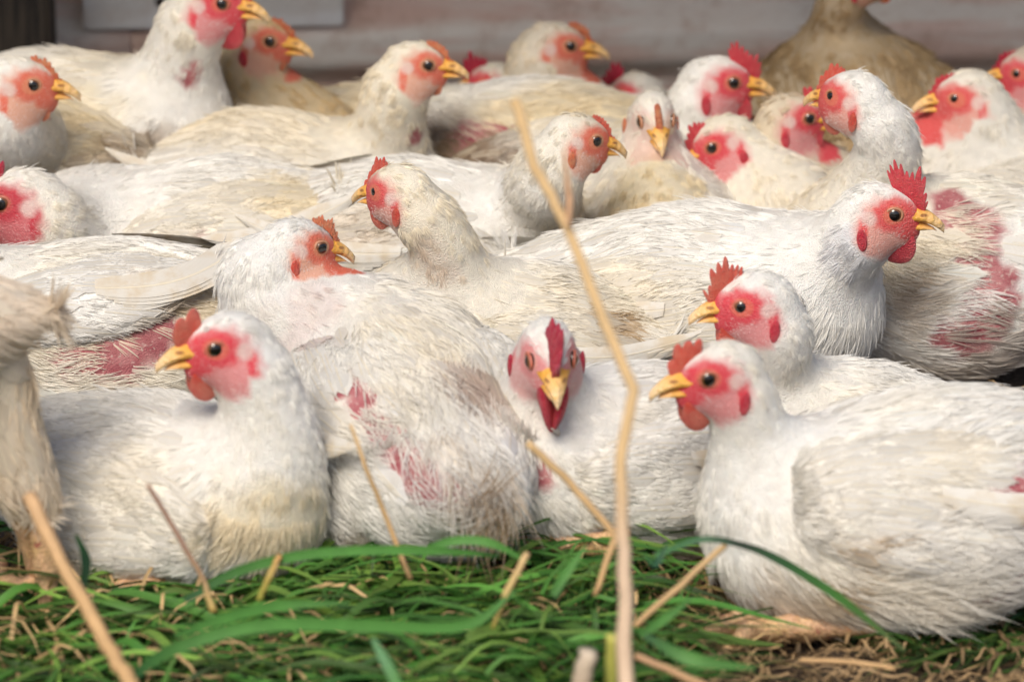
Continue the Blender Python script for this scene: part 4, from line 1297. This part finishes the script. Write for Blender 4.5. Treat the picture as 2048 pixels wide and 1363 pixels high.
blade('bright green blade arching to the right above the matted grass', [(830, 1110, 3.24), (900, 1082, 3.25), (980, 1085, 3.25), (1060, 1125, 3.25)], [.002, .003, .003, .001], [G1, G2, G2, G1], (0, -1, .5))
blade('long green blade sweeping low across the grass at left', [(250, 1370, 3.05), (340, 1300, 3.08), (520, 1250, 3.1), (740, 1250, 3.12), (930, 1250, 3.14), (1030, 1180, 3.16)], [.002, .0042, .0042, .004, .0036, .0012], [GD, G1, G2, G2, G2, G1], (0, -1, .5))
blade('medium green blade rising over the grass left of centre', [(350, 1270, 3.12), (450, 1235, 3.14), (560, 1210, 3.16), (700, 1205, 3.17)], [.002, .0038, .0036, .001], [G1, G2, G2, G1], (0, -1, .5))
blade('short upright blade at centre bottom of the grass', [(800, 1380, 3.02), (770, 1320, 3.03), (745, 1275, 3.04)], [.0034, .0034, .0012], [G2, G3, G3], (0, -1, .2))
blade('upright leaf blade beside the folded straw', [(1105, 1190, 3.15), (1135, 1140, 3.16), (1172, 1090, 3.17)], [.003, .0034, .0008], [G1, G2, G2], (0, -1, .2))
blade('pointed green leaf at right of the tall stalk pointing up right', [(1280, 1270, 3.13), (1330, 1235, 3.14), (1385, 1195, 3.15)], [.0026, .0034, .0008], [G1, G2, G1], (0, -1, .4))
blade('wide green leaf lying flat right of the cut stems', [(1290, 1270, 3.1), (1380, 1315, 3.08), (1510, 1335, 3.08)], [.002, .0048, .001], [GD, G2, G1], (0, -1, .5))
blade('dark curled blade standing before the white bird beside the yellow legs', [(165, 1180, 3.2), (172, 1120, 3.2), (152, 1068, 3.2)], [.0022, .0034, .0010], [(.02, .05, .02), (.02, .06, .03), GD], (0, -1, .2))
blade('small dark bent blade below the wing of the front rooster', [(1335, 1085, 3.2), (1312, 1125, 3.19), (1285, 1105, 3.19)], [.0008, .0028, .001], [GD, (.03, .10, .05), G1], (0, -1, .4))

# ------------------------------------------------------------------ back wall of the pen
def m_sheet(name, c1, c2, rust):
    m, nt, b = new_mat(name); t = NT(nt)
    geo = t.n('ShaderNodeTexCoord').outputs['Object']
    mp = t.n('ShaderNodeMapping'); mp.inputs['Scale'].default_value = (1, 1, 7); t.l(geo, mp.inputs['Vector'])
    n = t.noise(mp.outputs[0], 4, 4); n2 = t.noise(geo, 26, 5, .7); n3 = t.noise(geo, 240, 3)
    c = t.mix(t.ramp(n, .42, .58), c1, c2)
    c = t.mix(t.math('MULTIPLY', t.ramp(n2, .50, .70), rust), c, (.50, .30, .20))
    c = t.mix(t.math('MULTIPLY', t.ramp(n3, .5, .75), .12), c, (.34, .22, .15))
    t.l(c, b.inputs['Base Color']); b.inputs['Roughness'].default_value = .6
    t.bump(n2, .3, .002, b)
    return m
def box_mesh(name, lo, hi, mat, bev=0.0):
    import bmesh
    bm = bmesh.new(); bmesh.ops.create_cube(bm, size=1)
    lo, hi = np.array(lo), np.array(hi)
    for vv in bm.verts: vv.co = Vector(((lo + hi) / 2 + np.array(vv.co) * (hi - lo)).tolist())
    if bev: bmesh.ops.bevel(bm, geom=bm.edges[:] , offset=bev, segments=2, affect='EDGES')
    me = bpy.data.meshes.new(name); bm.to_mesh(me); bm.free(); me.materials.append(mat); return me
WY = 4.66
wall = bpy.data.objects.new('back_wall', None); col.objects.link(wall)
wall.location = (0, WY, 0); wall.rotation_euler = (0, 0, R(3.5))
wall['label'] = 'pinkish grey ribbed metal wall with rust marks behind the chickens'; wall['category'] = 'wall'
def sheet(x0, x1, yo, mat, z0=-.02, z1=.85):
    nz, nx = 150, 10
    zs = np.linspace(z0, z1, nz)
    prof = .014 * np.clip(np.sin((zs + .012) / .105 * 2 * math.pi) * 1.5, -1, 1)
    V = []; th = .0012
    for sgn in (0, 1):
        for i in range(nx + 1):
            x = x0 + (x1 - x0) * i / nx
            for k in range(nz): V.append((x, yo + prof[k] + th * sgn, zs[k]))
    S = (nx + 1) * nz; Fc = []
    for i in range(nx):
        for k in range(nz - 1):
            a = i * nz + k
            Fc.append((a, a + nz, a + nz + 1, a + 1)); Fc.append((S + a, S + a + 1, S + a + nz + 1, S + a + nz))
    for k in range(nz - 1):
        Fc.append((k, k + 1, S + k + 1, S + k)); a = nx * nz + k; Fc.append((a, S + a, S + a + 1, a + 1))
    return link('metal_sheet', mesh_np('metal_sheet', V, np.array(Fc), mat), wall)
MS1 = m_sheet('painted_sheet', (.76, .54, .44), (.86, .79, .69), .5)
sheet(-.36, .30, 0, MS1); sheet(.29, 1.2, -.004, MS1); sheet(-1.3, -.35, -.004, MS1)
MW = m_sheet('whitish_board', (.86, .84, .80), (.78, .73, .66), .15)
for (x0, x1) in ((-.395, -.155), (-.150, .045), (.05, .5)):
    pass
link('board', box_mesh('board', (-.392, -.021, .092), (-.155, -.016, .40), MW, .002), wall)
MN = plain('dark_nail', (.03, .02, .015), .6)
v_, f_ = sphere(14, 8)
nl = link('nail', mesh_np('nail', v_ * np.array([.0045, .004, .0045]), f_, MN), wall, loc=(-.322, -.022, .118))
# post
def m_wood():
    m, nt, b = new_mat('dark_post_wood'); t = NT(nt)
    geo = t.n('ShaderNodeTexCoord').outputs['Object']
    mp = t.n('ShaderNodeMapping'); mp.inputs['Scale'].default_value = (1, 1, .06); t.l(geo, mp.inputs['Vector'])
    n = t.noise(mp.outputs[0], 160, 5)
    t.l(t.mix(t.ramp(n, .3, .7), (.012, .009, .007), (.07, .052, .035)), b.inputs['Base Color']); b.inputs['Roughness'].default_value = .85
    t.bump(n, .6, .003, b); return m
MP = m_wood()
pb = at_y(40, 60, 4.52)
link('post', box_mesh('post', (-.06, 0, 0), (.028, .07, .85), MP, .003), loc=(pb[0], 4.50, 0), label='dark wooden corner post at the upper left', category='post')
# unseen low roof, added over the pen to shade the back rows
def roof():
    rt = bpy.data.objects.new('unseen_shade_roof', None); col.objects.link(rt); rt.location = (0, 4.2, .70); rt['kind'] = 'structure'
    MRf = m_sheet('shade_roof_tin', (.36, .33, .31), (.45, .42, .40), .5)
    for i in range(4):
        x0 = -1.3 + i * .65
        nx = 60; V, Fc = [], []
        for sgn in (0, 1):
            for k in range(nx + 1):
                x = x0 + .66 * k / nx; zz = .008 * math.sin(k / nx * 2 * math.pi * 8) + .0015 * sgn + .003 * (i % 2)
                V += [(x, -.30, zz), (x, .70, zz)]
        S = 2 * (nx + 1)
        for k in range(nx):
            a = 2 * k; Fc += [(a, a + 2, a + 3, a + 1), (S + a, S + a + 1, S + a + 3, S + a + 2)]
        link('shade_roof_sheet', mesh_np('shade_roof_sheet', V, np.array(Fc), MRf), rt)
roof()
print('strands', NSTR[0])
